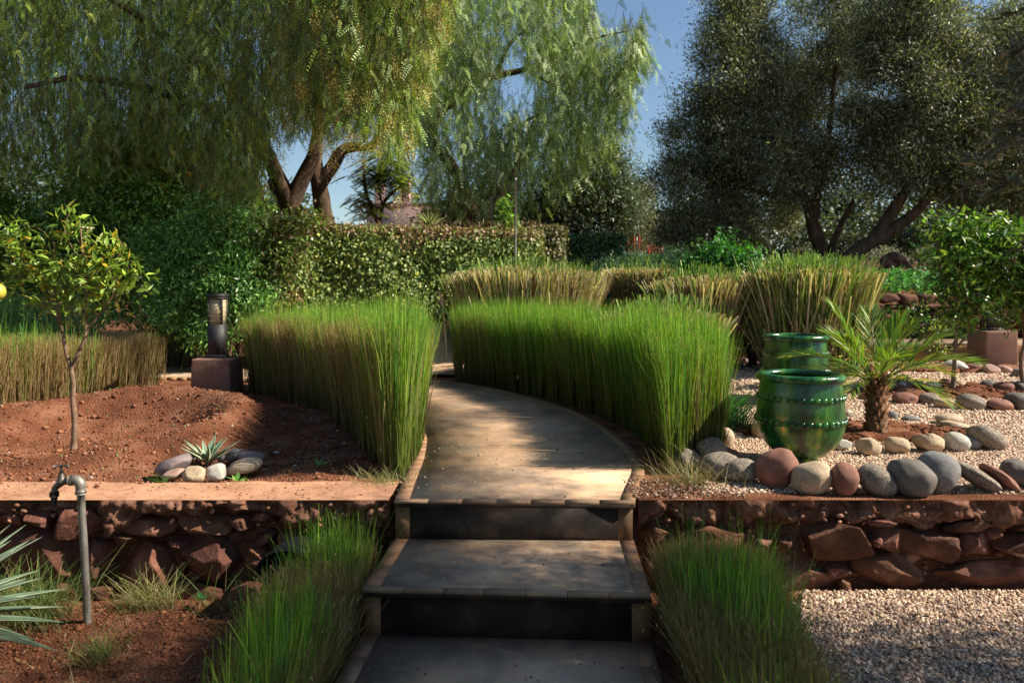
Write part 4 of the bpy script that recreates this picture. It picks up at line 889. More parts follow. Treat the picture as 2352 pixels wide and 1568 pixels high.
limbs(g, [([A(1110, 640), A(1095, 520), A(1050, 400), A(990, 320), A(1010, 262), A(1050, 222), A(1110, 185), A(1150, 172), A(1205, 160), A(1260, 133), A(1325, 98)], .17, .05),
          ([A(1010, 262), A(965, 300), A(930, 350)], .1, .04), ([A(1140, 172), A(1165, 110), A(1200, 75)], .07, .03), ([A(1205, 160), A(1260, 190), A(1330, 230)], .05, .02), ([A(1095, 520), A(1180, 400), A(1190, 300), A(1240, 260)], .09, .03), ([A(1060, 220), A(1070, 130), A(1010, 40)], .06, .02), ([A(1325, 98), A(1400, 80), A(1450, 70)], .04, .015)], rough=.12)
mk('trunk', g, M['wood'], t, smooth=True)
g = Geo(); strands(g, tp, ln, 7, .3, .085, [(.19, .28, .08), (.27, .37, .14), (.14, .22, .05), (.34, .43, .2)], pairs=6, lw=.024, lean=.16); mk('crown', g, M['pepper'], t)

# olives
DG0 = [(.045, .11, .03), (.07, .155, .04), (.03, .075, .022)]
OC = [(.075, .09, .04), (.12, .14, .07), (.05, .06, .028), (.27, .29, .19)]
def lob(L, y, dep=1.): return [(*at(a, b, yv if (yv := (c[0] if isinstance(c, tuple) else y)) else y), r*y/FPX, r*y/FPX*dep, (rzz if rzz else r)*y/FPX) for a, b, r, rzz, c in L]
def LB_(L, y, dep=1.):
    out = []
    for q in L:
        a, b, r = q[:3]; yq = q[3] if len(q) > 3 else y; p = at(a, b, yq); rr = r*yq/FPX; out.append((*p, rr, rr*dep, rr*.9))
    return out
yy = 16.
olv = LB_([(1600, 440, 100), (1560, 520, 60), (1640, 330, 120), (1600, 230, 60), (1690, 230, 110), (1670, 110, 90), (1740, 400, 130), (1800, 300, 120), (1770, 180, 90), (1740, 80, 80), (1880, 200, 110, 17), (1930, 90, 100, 17), (1950, 330, 110), (1850, 400, 80), (1660, 500, 70), (1640, 20, 60), (1720, 0, 80), (1520, 400, 45), (1540, 300, 35), (1560, 545, 55, 18), (1640, 560, 50, 18), (1720, 540, 60, 18.5), (1800, 480, 60, 18), (1900, -20, 80)], yy, 1.0)
tree('olive_tree', 'dense dark olive tree with its left edge against the blue sky', 'tree', (6.3, 16, 1.4), [([A(1893, 640), A(1888, 585), A(1868, 520), A(1850, 460), A(1780, 380), A(1700, 280), A(1680, 120)], .17, .05), ([A(1868, 520), A(1880, 430), A(1900, 330), A(1920, 150)], .11, .04), ([A(1850, 460), A(1740, 440), A(1640, 400)], .08, .03), ([A(1900, 640), A(1905, 590), A(1925, 530), A(1960, 460)], .11, .04), ([A(1780, 380), A(1760, 200), A(1745, 75)], .06, .03)], olv,
     dict(n=290000, L=.09, Wd=.022, cols=OC, cl=70, sig=.15, pw=2.2, droop=.6, outw=.7, gap=-.3, gsc=1.3, spray=.9), 'olive trees', ntw=90, twr=.011, mat='olive')
yy = 15.
olv2 = LB_([(2060, 380, 100), (2120, 290, 120), (2060, 190, 110), (2110, 80, 120), (2200, 400, 110), (2230, 280, 120), (2180, 160, 90), (2310, 400, 130), (2320, 230, 100, 16), (2320, 80, 90, 16), (2420, 330, 150), (2400, 120, 130), (2340, 500, 70), (2010, 100, 70), (1990, 260, 70), (2110, -20, 90), (2000, 0, 60)], yy, 1.0)
tree('olive_tree', 'spreading olive tree with leaning dark limbs and silvery top at upper right', 'tree', (6.8, 15, 1.3), [([A(1935, 640), A(1950, 597), A(1985, 565), A(2040, 535), A(2110, 480), A(2160, 420), A(2250, 330)], .17, .06), ([A(2000, 560), A(2060, 470), A(2100, 410), A(2135, 370), A(2190, 290), A(2240, 200)], .12, .04), ([A(2100, 410), A(2080, 300), A(2090, 120)], .08, .03), ([A(2160, 420), A(2300, 420), A(2400, 350)], .09, .03)], olv2,
     dict(n=290000, L=.09, Wd=.022, cols=OC, cl=70, sig=.15, pw=2.2, droop=.6, outw=.7, gap=-.27, gsc=1.2, spray=.9), 'olive trees', ntw=90, twr=.011, mat='olive')
yy = 24.
tree('olive_tree', 'small silvery olive tree in the gap between the pepper tree and the dark olive', 'tree', (3.9, 24, 1.5), [([A(1450, 640), A(1445, 560), A(1450, 470)], .12, .04)], LB_([(1455, 450, 40), (1430, 500, 45), (1465, 520, 50), (1480, 440, 25), (1420, 550, 35)], yy),
     dict(n=16000, L=.11, Wd=.035, cols=[(.17, .18, .11), (.22, .22, .15), (.12, .13, .08)], cl=18, sig=.16, droop=.3), 'olive trees', mat='olive')
# near olive out of frame to the right: it shades the steps; a few branches reach into view
nlob = [(4.5, 2.5, 3.2, 1.5, .95, 1.0), (5.6, 2.4, 4.1, 1.6, 1.1, 1.2), (3.7, 2.3, 2.8, .8, .9, .7), (4.8, 1.7, 4.6, 1.3, 1.2, 1.0), (6.4, 2.2, 5.2, 1.5, 1.2, 1.3), (7.2, 2.3, 6.3, 1.2, 1.2, 1.0), (3.9, 1.3, 3.4, 1, .9, .8), (6.2, 1.2, 4.0, 1.3, 1, 1), (5.2, 2.9, 2.4, .9, .6, .6), (4.2, 2.4, 2.0, .8, .7, .5), (6.8, 2.2, 3.8, 1.2, 1, .9), (8.0, 2.3, 7.1, 1.1, 1.0, .9)]; nlob = [(a, b-.13, c, d, e*.95, f) for a, b, c, d, e, f in nlob]
t = thing('olive_tree', (4.9, 2.3, -.46), 'nearest olive tree whose leafy twigs hang in at the right edge', 'tree', 'olive trees')
g = Geo(); limbs(g, [([(4.9, 2.3, -.6), (4.85, 2.3, .6), (5.0, 2.25, 1.5), (4.7, 2.4, 2.6), (4.2, 2.5, 3.4)], .18, .06), ([(5.0, 2.25, 1.5), (5.5, 2.2, 2.8), (6.3, 2.1, 4.3), (7.2, 2.2, 5.9), (8, 2.3, 7)], .14, .05), ([(4.85, 2.3, 1.3), (4.2, 2.4, 1.9), (3.3, 2.5, 2.1), (2.6, 2.75, 1.95), (2.1, 2.85, 1.75)], .06, .008), ([(3.3, 2.5, 2.1), (2.7, 2.9, 2.15), (2.1, 3.0, 2.05)], .02, .005), ([(4.2, 2.4, 1.9), (3.2, 2.8, 1.6), (2.1, 2.95, 1.5)], .02, .005)])
mk('trunk', g, M['wood'], t, smooth=True)
g = Geo(); foliage(g, nlob, n=60000, L=.07, Wd=.021, cols=OC, cl=24, sig=.15, pw=1.9, droop=.1)
def sprig(g, P, n, L, Wd, cols, sp=.02):
    P = spline(P, 40); T = nrm(np.gradient(P, axis=0)); k = np.linspace(0, 39, n).astype(int)
    a = rng.uniform(0, 6.28, n); D = T[k]*.9+nrm(rng.normal(size=(n, 3)))*.9; leaf_quads(g, P[k], D, L*rng.uniform(.7, 1.2, n), Wd, pick(cols, n, jit=.25), rng.normal(size=(n, 3)), .25)
    tube(g, P[::4], .003, 4, (.12, .1, .07), False)
for k in range(46):
    a = rng.uniform(0, 1); s = np.array([2.12+rng.uniform(-.12, .2), 2.85+rng.uniform(-.25, .25), rng.uniform(1.35, 2.15)])
    e = s+np.array([-rng.uniform(.12, .42), rng.uniform(-.1, .15), rng.uniform(-.22, .05)]); pxe = CX+FPX*e[0]/e[1]
    if pxe < 2170+130*(e[2] > 1.75): e[0] += (2185+130*(e[2] > 1.75)-pxe)*e[1]/FPX
    sprig(g, [s, (s+e)/2+(0, 0, .03), e], 22, .062, .014, [(.04, .055, .035), (.06, .075, .045), (.10, .105, .07), (.2, .17, .1)])
mk('crown', g, M['olive'], t)

# unseen trees added behind the camera: their canopy blocks sky light over the steps
yy = 1.
for lb_, bx, by, pp, lobs in (('large unseen tree added behind the camera to block sky light', .8, -3.2, [(.8, -3.2, -.6), (.7, -3.1, 1.6), (.2, -2.4, 3.2), (-.6, -1.2, 4.6)], [(0, -1.4, 4.6, 2.6, 2.2, 1.2), (-2.4, -1.6, 4.2, 2.0, 2.0, 1.2), (2.6, -1.8, 4.4, 2.0, 1.8, 1.2), (-.5, .4, 4.4, 2.2, 1.4, .8), (0, -4.5, 4.2, 3, 2, 1.6)]),
    ('second unseen tree added behind the camera to the left, blocking sky light', -4.8, -2.6, [(-4.8, -2.6, -.6), (-4.7, -2.4, 1.6), (-4.4, -1.6, 3.4)], [(-4.6, -1.2, 3.6, 2.0, 2.0, 1.5), (-6.2, -.4, 3.2, 1.8, 1.8, 1.4), (-5, -3, 3.4, 2.4, 1.6, 1.8)])):
    tree('added_shade_tree', lb_, 'tree', (bx, by, -.6), [(pp, .17, .06)], lobs, dict(n=26000, L=.14, Wd=.055, cols=DG0, cl=16, sig=.2, pw=1.8), 'unseen trees added behind the camera', ntw=14, twr=.02)

# right citrus trees
CG = [(.06, .15, .02), (.12, .23, .03), (.22, .31, .05), (.045, .11, .02)]
yy = 7.6
tree('citrus_tree', 'leafy young citrus tree with thin pale stem beside the right plinth', 'tree', (4.42, 7.6, .06), [([A(2188, 915), A(2190, 860), A(2196, 780), A(2200, 690), A(2210, 580)], .022, .012), ([A(2196, 800), A(2225, 760), A(2240, 700)], .012, .006), ([A(2200, 700), A(2160, 620), A(2150, 540)], .01, .005)],
     LB_([(2200, 600, 70), (2180, 540, 45), (2260, 560, 70), (2230, 680, 60), (2170, 660, 40), (2280, 650, 60), (2145, 590, 25), (2210, 735, 30), (2250, 500, 25), (2170, 505, 18), (2290, 520, 30)], yy), dict(n=3000, L=.09, Wd=.034, cols=CG, cl=8, sig=.08, fold=.2, droop=-.1, pw=1.6), 'young citrus trees', 'palebark', ntw=30, twr=.005)
tree('citrus_tree', 'leafy citrus tree cut off by the right edge of the picture', 'tree', (5.15, 7.6, .06), [([A(2352, 900), A(2345, 830), A(2355, 760), A(2340, 650)], .022, .012)],
     LB_([(2330, 570, 65), (2350, 660, 60), (2400, 600, 80), (2320, 720, 30)], yy), dict(n=4200, L=.075, Wd=.032, cols=CG, cl=9, sig=.07, fold=.2, droop=-.3, pw=1.8), 'young citrus trees', 'palebark', ntw=20, twr=.005)
# left citrus tree
yy = 5.35; bz = G(170, 1018)
t = thing('citrus_tree', (bz[0], 5.33, -.05), 'young citrus tree with forked stem and sparse yellowing leaves on the red soil', 'tree', 'young citrus trees')
g = Geo(); br = [([A(170, 1030), A(171, 960), A(167, 920), A(168, 880), A(163, 845)], .0205, .0155), ([A(163, 848), A(150, 800), A(142, 750), A(128, 690), A(120, 620), A(125, 560)], .013, .005), ([A(163, 848), A(180, 810), A(196, 770), A(198, 720), A(196, 650), A(190, 580), A(182, 500)], .014, .005),
  ([A(197, 765), A(230, 720), A(270, 670), A(320, 640)], .009, .003), ([A(128, 690), A(80, 630), A(40, 570), A(20, 500)], .007, .003), ([A(120, 640), A(70, 640), A(10, 620)], .006, .003), ([A(197, 680), A(250, 620), A(280, 570), (A(270, 545))], .007, .003), ([A(142, 750), A(110, 710), A(60, 700)], .005, .003), ([A(190, 600), A(150, 540), A(160, 480)], .005, .003)]
limbs(g, br, (1.05, 1, .95), .08); lbs = LB_([(60, 600, 55), (30, 540, 35, 5.2), (130, 620, 55), (180, 500, 26), (160, 540, 40), (220, 620, 55), (270, 640, 55), (120, 690, 45), (320, 650, 30), (250, 580, 40), (30, 660, 35), (200, 700, 40), (280, 700, 25)], yy, .9)
twigs(g, lbs, 60, [p for P, a, b in br[1:] for p in spline(P, 8)], .0035, (.9, 1, .6)); mk('trunk', g, M['palebark'], t, smooth=True)
g = Geo(); foliage(g, lbs, n=1200, L=.08, Wd=.027, cols=[(.17, .28, .035), (.22, .33, .045), (.08, .15, .022), (.34, .36, .07), (.6, .38, .04)], wts=[.33, .3, .22, .11, .04], cl=7, sig=.055, fold=.22, droop=.1, pw=1.7)
mk('crown', g, M['leaf'], t)
g = Geo(); rock(g, at(-8, 670, 2.6), (.028, .028, .03), sub=3, amp=.03, col=(.5, .42, .06)); lf = at(-30, 650, 2.6); leaf_quads(g, np.array([lf]*3), np.array([(.3, 0, .3), (.4, .1, -.3), (.2, 0, .9)]), .05, .02, pick(CG, 3), None, .2); 
tag(mk('citrus_fruit', g, M['fruit'], smooth=True, base=at(-8, 670, 2.6)), 'yellow green citrus fruit just at the left edge', 'fruit')

# shrubs on the left behind the rushes
def shrub(name, label, base, lobes, leaf, group=None, mat='leaf', cat='shrub', stems=6):
    t = thing(name, base, label, cat, group); g = Geo()
    for k in range(stems):
        l = lobes[k % len(lobes)]; e = np.array(l[:3])+rng.normal(0, .1, 3); s = np.array(base)+rng.normal(0, .08, 3)*np.array([1, 1, 0]); tube(g, [s, (s+e)/2+rng.normal(0, .1, 3), e], [.03, .02, .01], 5, (1, 1, 1), False, res=7)
    
    if stems: mk('stem', g, M['wood'], t, smooth=True)
    g = Geo(); foliage(g, lobes, **leaf); mk('crown', g, M[mat], t); return t
LG = [(.09, .21, .03), (.16, .31, .05), (.05, .12, .02), (.26, .42, .09)]
DG = [(.045, .11, .03), (.07, .155, .04), (.03, .075, .022), (.11, .19, .06)]
shrub('jasmine_shrub', 'fine leaved sprawling shrub with bright tips behind the left lamp', (-4.0, 10.3, 0), LB_([(500, 560, 55), (460, 640, 60), (540, 690, 50), (420, 590, 45), (565, 610, 35), (480, 750, 55), (400, 700, 50), (530, 500, 32), (575, 540, 26), (440, 520, 35), (380, 620, 40), (600, 680, 30), (510, 640, 55), (350, 560, 35), (470, 470, 26)], 10.2, .8), dict(n=30000, L=.08, Wd=.022, cols=[(.14, .30, .06), (.24, .42, .13), (.07, .18, .04)], cl=16, sig=.1, gap=-.35, gsc=2.2, spray=.9), stems=8)
shrub('bay_shrub', 'tall dark green shrub in deep shade at the far left', (-6.6, 11.2, 0), LB_([(60, 560, 120), (200, 520, 120), (120, 420, 90), (330, 560, 100), (300, 450, 70), (30, 680, 80), (220, 660, 100), (-80, 500, 130), (360, 680, 70), (390, 500, 70)], 11.2, .8), dict(n=46000, L=.09, Wd=.034, cols=LG, cl=16, sig=.13, gap=-.35, gsc=1.6, spray=.8), stems=10)
shrub('orange_tree', 'dark orange tree dotted with ripe fruit under the pepper tree', (-5.2, 13.2, .1), LB_([(430, 420, 90), (360, 350, 80), (520, 440, 70), (480, 360, 60), (560, 500, 60), (260, 380, 80), (430, 500, 80)], 13.2, .8), dict(n=24000, L=.1, Wd=.04, cols=LG, cl=14, sig=.13), stems=6, cat='tree')
t_or = bpy.data.objects['orange_tree']
for px, py in ((398, 352), (463, 428), (433, 400), (395, 388), (530, 395), (372, 425), (455, 480)):
    g = Geo(); p = at(px, py, 12.1); rock(g, p, (.04, .04, .04), sub=3, amp=.02, col=(.75, .36, .03)); mk('fruit', g, M['fruit'], t_or, smooth=True)
shrub('vine_shrub', 'tangled bramble like vine spilling over the left end of the hedge', (-2.9, 10.3, 0), LB_([(620, 560, 45), (640, 520, 35), (600, 620, 40), (660, 600, 40), (690, 510, 22), (720, 505, 20)], 10.4, .7), dict(n=5600, L=.07, Wd=.035, cols=[(.13, .22, .05), (.2, .27, .07), (.17, .11, .06)], cl=10, sig=.1), stems=0)
# fountain grass behind the left rushes
def fountain(label, cx, cy, r, h, n, cols):
    q = rng.uniform(0, 6.283, n); L = rng.uniform(.6, 1.15, n)*h; sp = rng.uniform(.1, .6, n)*h
    g = Geo(); blades(g, np.c_[cx+rng.normal(0, r, n), cy+rng.normal(0, r*.6, n), np.full(n, -.03)], L, np.c_[np.cos(q), np.sin(q)]*sp[:, None], .007, pick([(.16, .13, .06)], n), pick(cols, n, jit=.25), .75, 5)
    tag(mk('fountain_grass', g, M['rush'], base=(cx, cy, -.03)), label, 'grass', 'fountain grasses')
fountain('wispy green fountain grass behind the straw rush hedge at far left', -6.2, 9.2, .5, .95, 5000, [(.10, .2, .06), (.14, .26, .08), (.08, .15, .05)])
fountain('wispy yellowing fountain grass between straw hedge and left lamp', -4.75, 11.4, .3, 1.0, 3500, [(.20, .27, .08), (.28, .28, .12), (.12, .22, .06)])
for k, (px, py) in enumerate(((1012, 700), (1018, 668))[:1]):
    pass
def plume(px, py, y, label):
    p = at(px, py, y); g = Geo(); b0 = p+np.array([.05, 0, -.6]); tube(g, [b0, p+(.02, 0, -.2), p], .003, 5, (.2, .18, .08), False, res=6); 
    P = p+np.c_[rng.normal(0, .012, 260), rng.normal(0, .012, 260), rng.uniform(-.02, .14, 260)]-np.array([.0, 0, 0]); P[:, 0] -= (P[:, 2]-p[2])*.25
    leaf_quads(g, P, rng.normal(size=(260, 3)), .022, .004, pick([(.25, .14, .13), (.16, .1, .09)], 260)); tag(mk('grass_plume', g, M['straw'], base=tuple(b0)), label, 'plume', 'purplish grass plumes')
plume(1016, 698, 8.6, 'purplish foxtail plume in the gap between the two rush hedges')
plume(928, 866, 4.9, 'short purplish foxtail plume on the face of the left rush clump')

# ---------------------------------------------------------------- clipped ivy hedges
def ivyhedge(label, A, B, dep, z0, z1, n, leafs, cols, topc=None, seed=1):
    A = np.array(A, float); B = np.array(B, float); d = B-A; L = np.linalg.norm(d); d /= L; nn = np.array([-d[1], d[0]])       # nn points away from the camera
    t = thing('ivy_hedge', (*((A+B)/2), z0), label, 'hedge', 'clipped leafy hedges')
    g = Geo(); prism(g, [tuple(A+nn*.16+d*.1), tuple(B+nn*.16-d*.1), tuple(B+nn*(dep-.1)-d*.1), tuple(A+nn*(dep-.1)+d*.1)], z0, z1-.14, (.05, .035, .02)); 
    mk('stems', g, M['straw'], t)
    g = Geo(); f = np.array([.62, .24, .14]); m = (n*f).astype(int)
    def put(u, w_, z, nrmv, k):
        P = np.c_[A[0]+d[0]*u+nn[0]*w_, A[1]+d[1]*u+nn[1]*w_, z]; q = noise(P, 1.6, seed); P[:, :2] += nn*(.09*q)[:, None]+rng.normal(0, .035, (k, 2)); P[:, 2] += rng.normal(0, .02, k)
        D = np.array([0, 0, -1.])+rng.normal(0, .6, (k, 3))+nrmv*.4; Nn = nrmv+rng.normal(0, .45, (k, 3)); dead = noise(P*1.3, 1, seed+5) > .45
        c = pick(cols, k, jit=.25); 
        if topc is not None: c = np.where(((z > z1-.12) & (rng.uniform(size=k) < .6))[:, None], pick(topc, k), c)
        c = np.where((dead & (rng.uniform(size=k) < .55))[:, None], pick([(.2, .12, .06), (.26, .17, .08)], k), c)
        leaf_quads(g, P, D, leafs*rng.uniform(.6, 1.3, k), leafs*.85*rng.uniform(.6, 1.2, k), c, Nn, .15)
    put(rng.uniform(0, L, m[0]), rng.uniform(-.02, .1, m[0]), rng.uniform(z0, z1, m[0]), np.array([-nn[0], -nn[1], .1]), m[0])
    put(rng.uniform(0, L, m[1]), rng.uniform(0, dep, m[1]), z1+rng.uniform(-.08, .03, m[1]), np.array([0, 0, 1.]), m[1])
    k = m[2]; put(np.where(rng.uniform(size=k) < .5, 0, L)+rng.normal(0, .04, k), rng.uniform(0, dep, k), rng.uniform(z0, z1, k), np.array([d[0], d[1], 0]), k)
    k = int(L*160); P = np.c_[A[0]+d[0]*rng.uniform(0, L, k), A[1]+rng.uniform(0, dep, k), np.full(k, z1)]; leaf_quads(g, P, rng.normal(0, .5, (k, 3))+np.array([0, 0, 1.]), .09, .006, pick([(.3, .2, .12), (.2, .13, .08)], k))
    mk('foliage', g, M['ivy'], t); return t
IV = [(.15, .23, .05), (.21, .30, .08), (.10, .17, .04), (.27, .35, .14), (.34, .36, .07)]
ivyhedge('long clipped ivy hedge with brownish top behind the left rush hedge', (-3.45, 10.7), (.45, 12.0), 1.3, 0, 2.02, 52000, .052, IV, [(.32, .22, .12), (.24, .15, .08)])
ivyhedge('short brownish hedge block set back at the end of the ivy hedge', (.38, 13.3), (.95, 13.5), .8, 0, 2.2, 6500, .06, [(.14, .15, .05), (.2, .17, .08)], None, 4)
ivyhedge('dark clipped hedge block in the shade under the pepper tree', (1.0, 16.5), (2.35, 16.3), 1.2, .2, 2.3, 9000, .07, DG, None, 6)

# ---------------------------------------------------------------- shrubs in the middle and at the back
shrub('oleander_shrub', 'broad grey green willowy shrub below the right side of the pepper tree', (1.3, 19.5, .5), LB_([(1290, 450, 80), (1370, 430, 75), (1240, 490, 50), (1420, 480, 60), (1340, 520, 60), (1400, 370, 50), (1430, 420, 30), (1260, 540, 50)], 19.5, .8), dict(n=30000, L=.15, Wd=.028, cols=[(.09, .13, .07), (.13, .17, .10), (.06, .09, .045)], cl=16, sig=.2, droop=-.5))
shrub('dense_shrub', 'dark bushy shrub in the shade behind the thin poles', (-.5, 20.5, .5), LB_([(1010, 530, 60), (1080, 540, 60), (1150, 520, 60), (1210, 540, 60), (1120, 460, 70), (1040, 470, 50)], 21, .8), dict(n=16000, L=.13, Wd=.05, cols=DG, cl=14, sig=.2))
shrub('climbing_plant', 'light green climbing plant around a pole behind the hedge', (-.2, 14.0, 0), LB_([(1160, 470, 12), (1162, 500, 16), (1168, 520, 18), (1150, 540, 18)], 14, 1.), dict(n=1100, L=.09, Wd=.05, cols=[(.12, .24, .04), (.2, .3, .06)], cl=8, sig=.06), stems=3)
# feathery mimosa-like tree before the house
t = thing('acacia_tree', (-3.1, 17, .3), 'slender yellow green feathery tree in front of the pink house', 'tree')
yy = 17.; g = Geo(); limbs(g, [([A(870, 640), A(872, 520), A(880, 470), A(905, 440), A(930, 420)], .06, .02), ([A(872, 520), A(840, 440), A(835, 370)], .05, .02), ([A(880, 480), A(870, 420), A(890, 360)], .03, .01), ([A(880, 475), A(920, 455), A(945, 440)], .02, .01)]); mk('trunk', g, M['wood'], t, smooth=True)
n = 480; c = cloud(LB_([(850, 400, 42), (900, 400, 45), (835, 460, 38), (920, 440, 25), (880, 370, 35), (860, 480, 25)], 17), n, 1, .1)[0]
g = Geo(); P = np.repeat(c, 26, 0); s = np.tile(np.repeat(np.linspace(.04, .32, 13), 2), n); a = np.repeat(rng.uniform(0, 6.28, n), 26); D = np.c_[np.cos(a), np.sin(a), -.25+0*a]
P = P+D*s[:, None]-np.c_[0*s, 0*s, s**2*.7]; sd = np.tile([1., -1.], n*13)[:, None]*np.c_[-np.sin(a), np.cos(a), 0*a]; leaf_quads(g, P, sd+D*.4+np.array([0, 0, -.2]), .10, .03, pick([(.28, .36, .06), (.38, .42, .08), (.17, .26, .05)], len(P)), np.tile((0, 0, 1.), (len(P), 1))); mk('crown', g, M['pepper'], t)
# yucca-like spikes on the hedge
def yucca(name, label, base, n, L, wd, cols, up=.6, group=None, mat='agave', margin=None, cat='plant', cup=.25, lenf=(.7, 1.1), seed=0, az=None):
    g = Geo(); rg = np.random.default_rng(seed+77)
    for i in range(n):
        a = (i*2.39996 if az is None else rg.uniform(*az)); e = up+(1-up)*(i/n)*.9+rg.normal(0, .05); e = min(max(e, -.1), 1.35)
        l = L*rg.uniform(*lenf); d = np.array([math.cos(a)*math.cos(e), math.sin(a)*math.cos(e), math.sin(e)]); s = nrm(np.cross(d, (0, 0, 1.))[None])[0]; nv = np.cross(s, d)
        t = np.linspace(0, 1, 9); wv = wd*(np.interp(t, [0, .12, .4, .75, 1], [.75, .8, 1, .62, .03])); c = np.array(base)+np.outer(t*l, d)+np.outer(t**2*l*.10, nv*0+np.array([0, 0, -1.]))*max(0, math.cos(e))
        V = []; Cl = []; col = np.array(cols[rg.integers(len(cols))])*math.exp(rg.normal(0, .12)); mg = np.array(margin) if margin is not None else col
        for j in range(9):
            for q, hgt in ((-1, cup), (-.72, cup*.62), (0, 0), (.72, cup*.62), (1, cup)): V.append(c[j]+s*q*wv[j]/2+nv*hgt*wv[j]); Cl.append(mg if abs(q) == 1 else col*(1. if q else .9))
            V.append(c[j]-nv*wv[j]*.13); Cl.append(col)
        F_ = []
        for j in range(8):
            b = j*6
            for q in range(4): F_.append([b+q, b+q+1, b+6+q+1, b+6+q])
            F_ += [[b, b+6, b+11, b+5], [b+5, b+11, b+10, b+4]]
        g.add(np.array(V), F_, np.array(Cl))
    return tag(mk(name, g, M[mat], smooth=True, base=base), label, cat, group)
yucca('yucca_plant', 'spiky yellow green yucca rising above the middle of the ivy hedge', tuple(at(985, 520, 13.2)), 40, .42, .03, [(.20, .27, .06), (.3, .3, .1)], .3)
yucca('agave_plant', 'small grey green agave with pale edged leaves inside its stone ring', tuple(G(476, 1066, -.02)+(0, .0, .0)), 22, .235, .034, [(.15, .24, .15), (.19, .29, .19), (.12, .20, .13)], .55, None, margin=(.42, .47, .30), seed=2, lenf=(.8, 1.12))
# large striped agave cut by the left edge
yucca('agave_plant', 'large agave with long striped pale green leaves cut by the lower left edge', (-2.36, 2.98, -.25), 60, .57, .062, [(.10, .16, .09), (.13, .20, .12), (.08, .12, .07)], -.15, None, margin=(.36, .42, .28), seed=5, lenf=(.75, 1.1))
# thin poles
def pole(px, y, top, zb, label):
    p = at(px, top, y); g = Geo(); tube(g, [(p[0], y, zb), (p[0], y, p[2])], .016, 8); rock(g, (p[0], y, p[2]), (.022, .022, .022), sub=2, amp=0); tag(mk('metal_pole', g, M['steel'], base=(p[0], y, zb), smooth=True), label, 'pole', 'thin metal poles')
pole(1184, 11.75, 412, .5, 'tallest thin grey pole rising from the ivy hedge'); pole(1155, 17, 400, .3, 'thin pole beside the climbing plant'); pole(1128, 17, 455, .3, 'shorter thin pole left of the climbing plant')
pole(1623, 12.5, 540, 1.0, 'thin dark stake in front of the right olive shade')
# house
t = thing('pink_house', (-6.6, 42, 1), 'low pink rendered house with chimneys and a small dome glimpsed behind the hedge', 'house')
g = Geo(); c0 = at(850, 470, 42); c1 = at(1060, 505, 42); box(g, (c0[0]-.2, 42, 0), (c1[0]+4, 50, at(0, 474, 42)[2])); mk('wall', g, M['pinkwall'], t)
g = Geo(); box(g, (c0[0]-.3, 41.85, at(0, 474, 42)[2]), (c1[0]+4.1, 50.1, at(0, 465, 42)[2]), bev=.05); mk('parapet', g, M['pinkwall'], t)
for px, top in ((872, 425), (930, 415)):
    g = Geo(); p = at(px, top, 43); box(g, (p[0]-.28, 43, p[2]-1.2), (p[0]+.28, 43.5, p[2]), bev=.04); box(g, (p[0]-.34, 42.95, p[2]+.0), (p[0]+.34, 43.55, p[2]+.12), bev=.03); mk('chimney', g, M['pinkwall'], t)
g = Geo(); p = at(952, 452, 44); lathe(g, [(.36*math.cos(a), .36*math.sin(a)) for a in np.linspace(0, np.pi/2, 10)], (p[0], 44, p[2]-.1), 24); mk('dome', g, ST['pale'], t, smooth=True)

# leafy shrub in front of the olives, flowering aloes, ground cover
shrub('leafy_shrub', 'bright green leafy shrub in front of the olive trunks', (3.55, 11.9, 1.0), LB_([(1640, 600, 50), (1690, 600, 45), (1590, 620, 35), (1720, 640, 40), (1650, 650, 45), (1730, 580, 18), (1660, 560, 25)], 11.9, .9), dict(n=5200, L=.08, Wd=.045, cols=[(.05, .19, .03), (.08, .26, .04), (.035, .12, .025)], cl=9, sig=.08, fold=.15), stems=8)
shrub('leafy_shrub', 'dark glossy leafy shrub left of the widest cut grass clump', (2.95, 9.4, .1), LB_([(1700, 700, 28), (1715, 750, 26), (1700, 660, 25), (1725, 790, 20)], 9.5, 1.), dict(n=1800, L=.06, Wd=.03, cols=[(.05, .12, .04), (.09, .15, .07)], cl=8, sig=.06), stems=4)
shrub('small_bush', 'little yellow green bush on the kerb behind the palm', (4.95, 9.5, .12), LB_([(2140, 770, 14), (2150, 800, 18), (2155, 755, 12)], 9.4), dict(n=500, L=.05, Wd=.022, cols=[(.28, .32, .1), (.2, .26, .06)], cl=6, sig=.04), stems=4)
shrub('rosemary_bush', 'deep green rosemary bushes beyond the cut grass in the middle', (2.2, 14.5, 1.0), LB_([(1400, 625, 40), (1450, 620, 45), (1500, 630, 40), (1550, 610, 45), (1470, 650, 40), (1400, 660, 30)], 14.5, 1.), dict(n=14000, L=.07, Wd=.012, cols=[(.04, .10, .05), (.06, .14, .07), (.1, .18, .12)], cl=14, sig=.08, droop=.9), stems=6)
for k, (px, py, r, lb_) in enumerate([(1850, 590, 22, 'clipped grey lavender mound left of the olive trunk'), (2035, 598, 30, 'clipped grey lavender mound right of the olive trunk'), (1965, 585, 16, 'small grey lavender mound between the olive trunks'), (2130, 600, 30, 'clipped grey lavender mound beside the red boulder')]):
    p = at(px, py, 17); rr = r*17/FPX; shrub('lavender_mound', lb_, (p[0], 17, 1.5), [(p[0], 17, p[2], rr*1.6, rr*1.2, rr)], dict(n=2600, L=.07, Wd=.014, cols=[(.17, .18, .15), (.24, .25, .21)], cl=10, sig=.05, droop=.6), 'clipped lavender mounds', 'olive', stems=3)
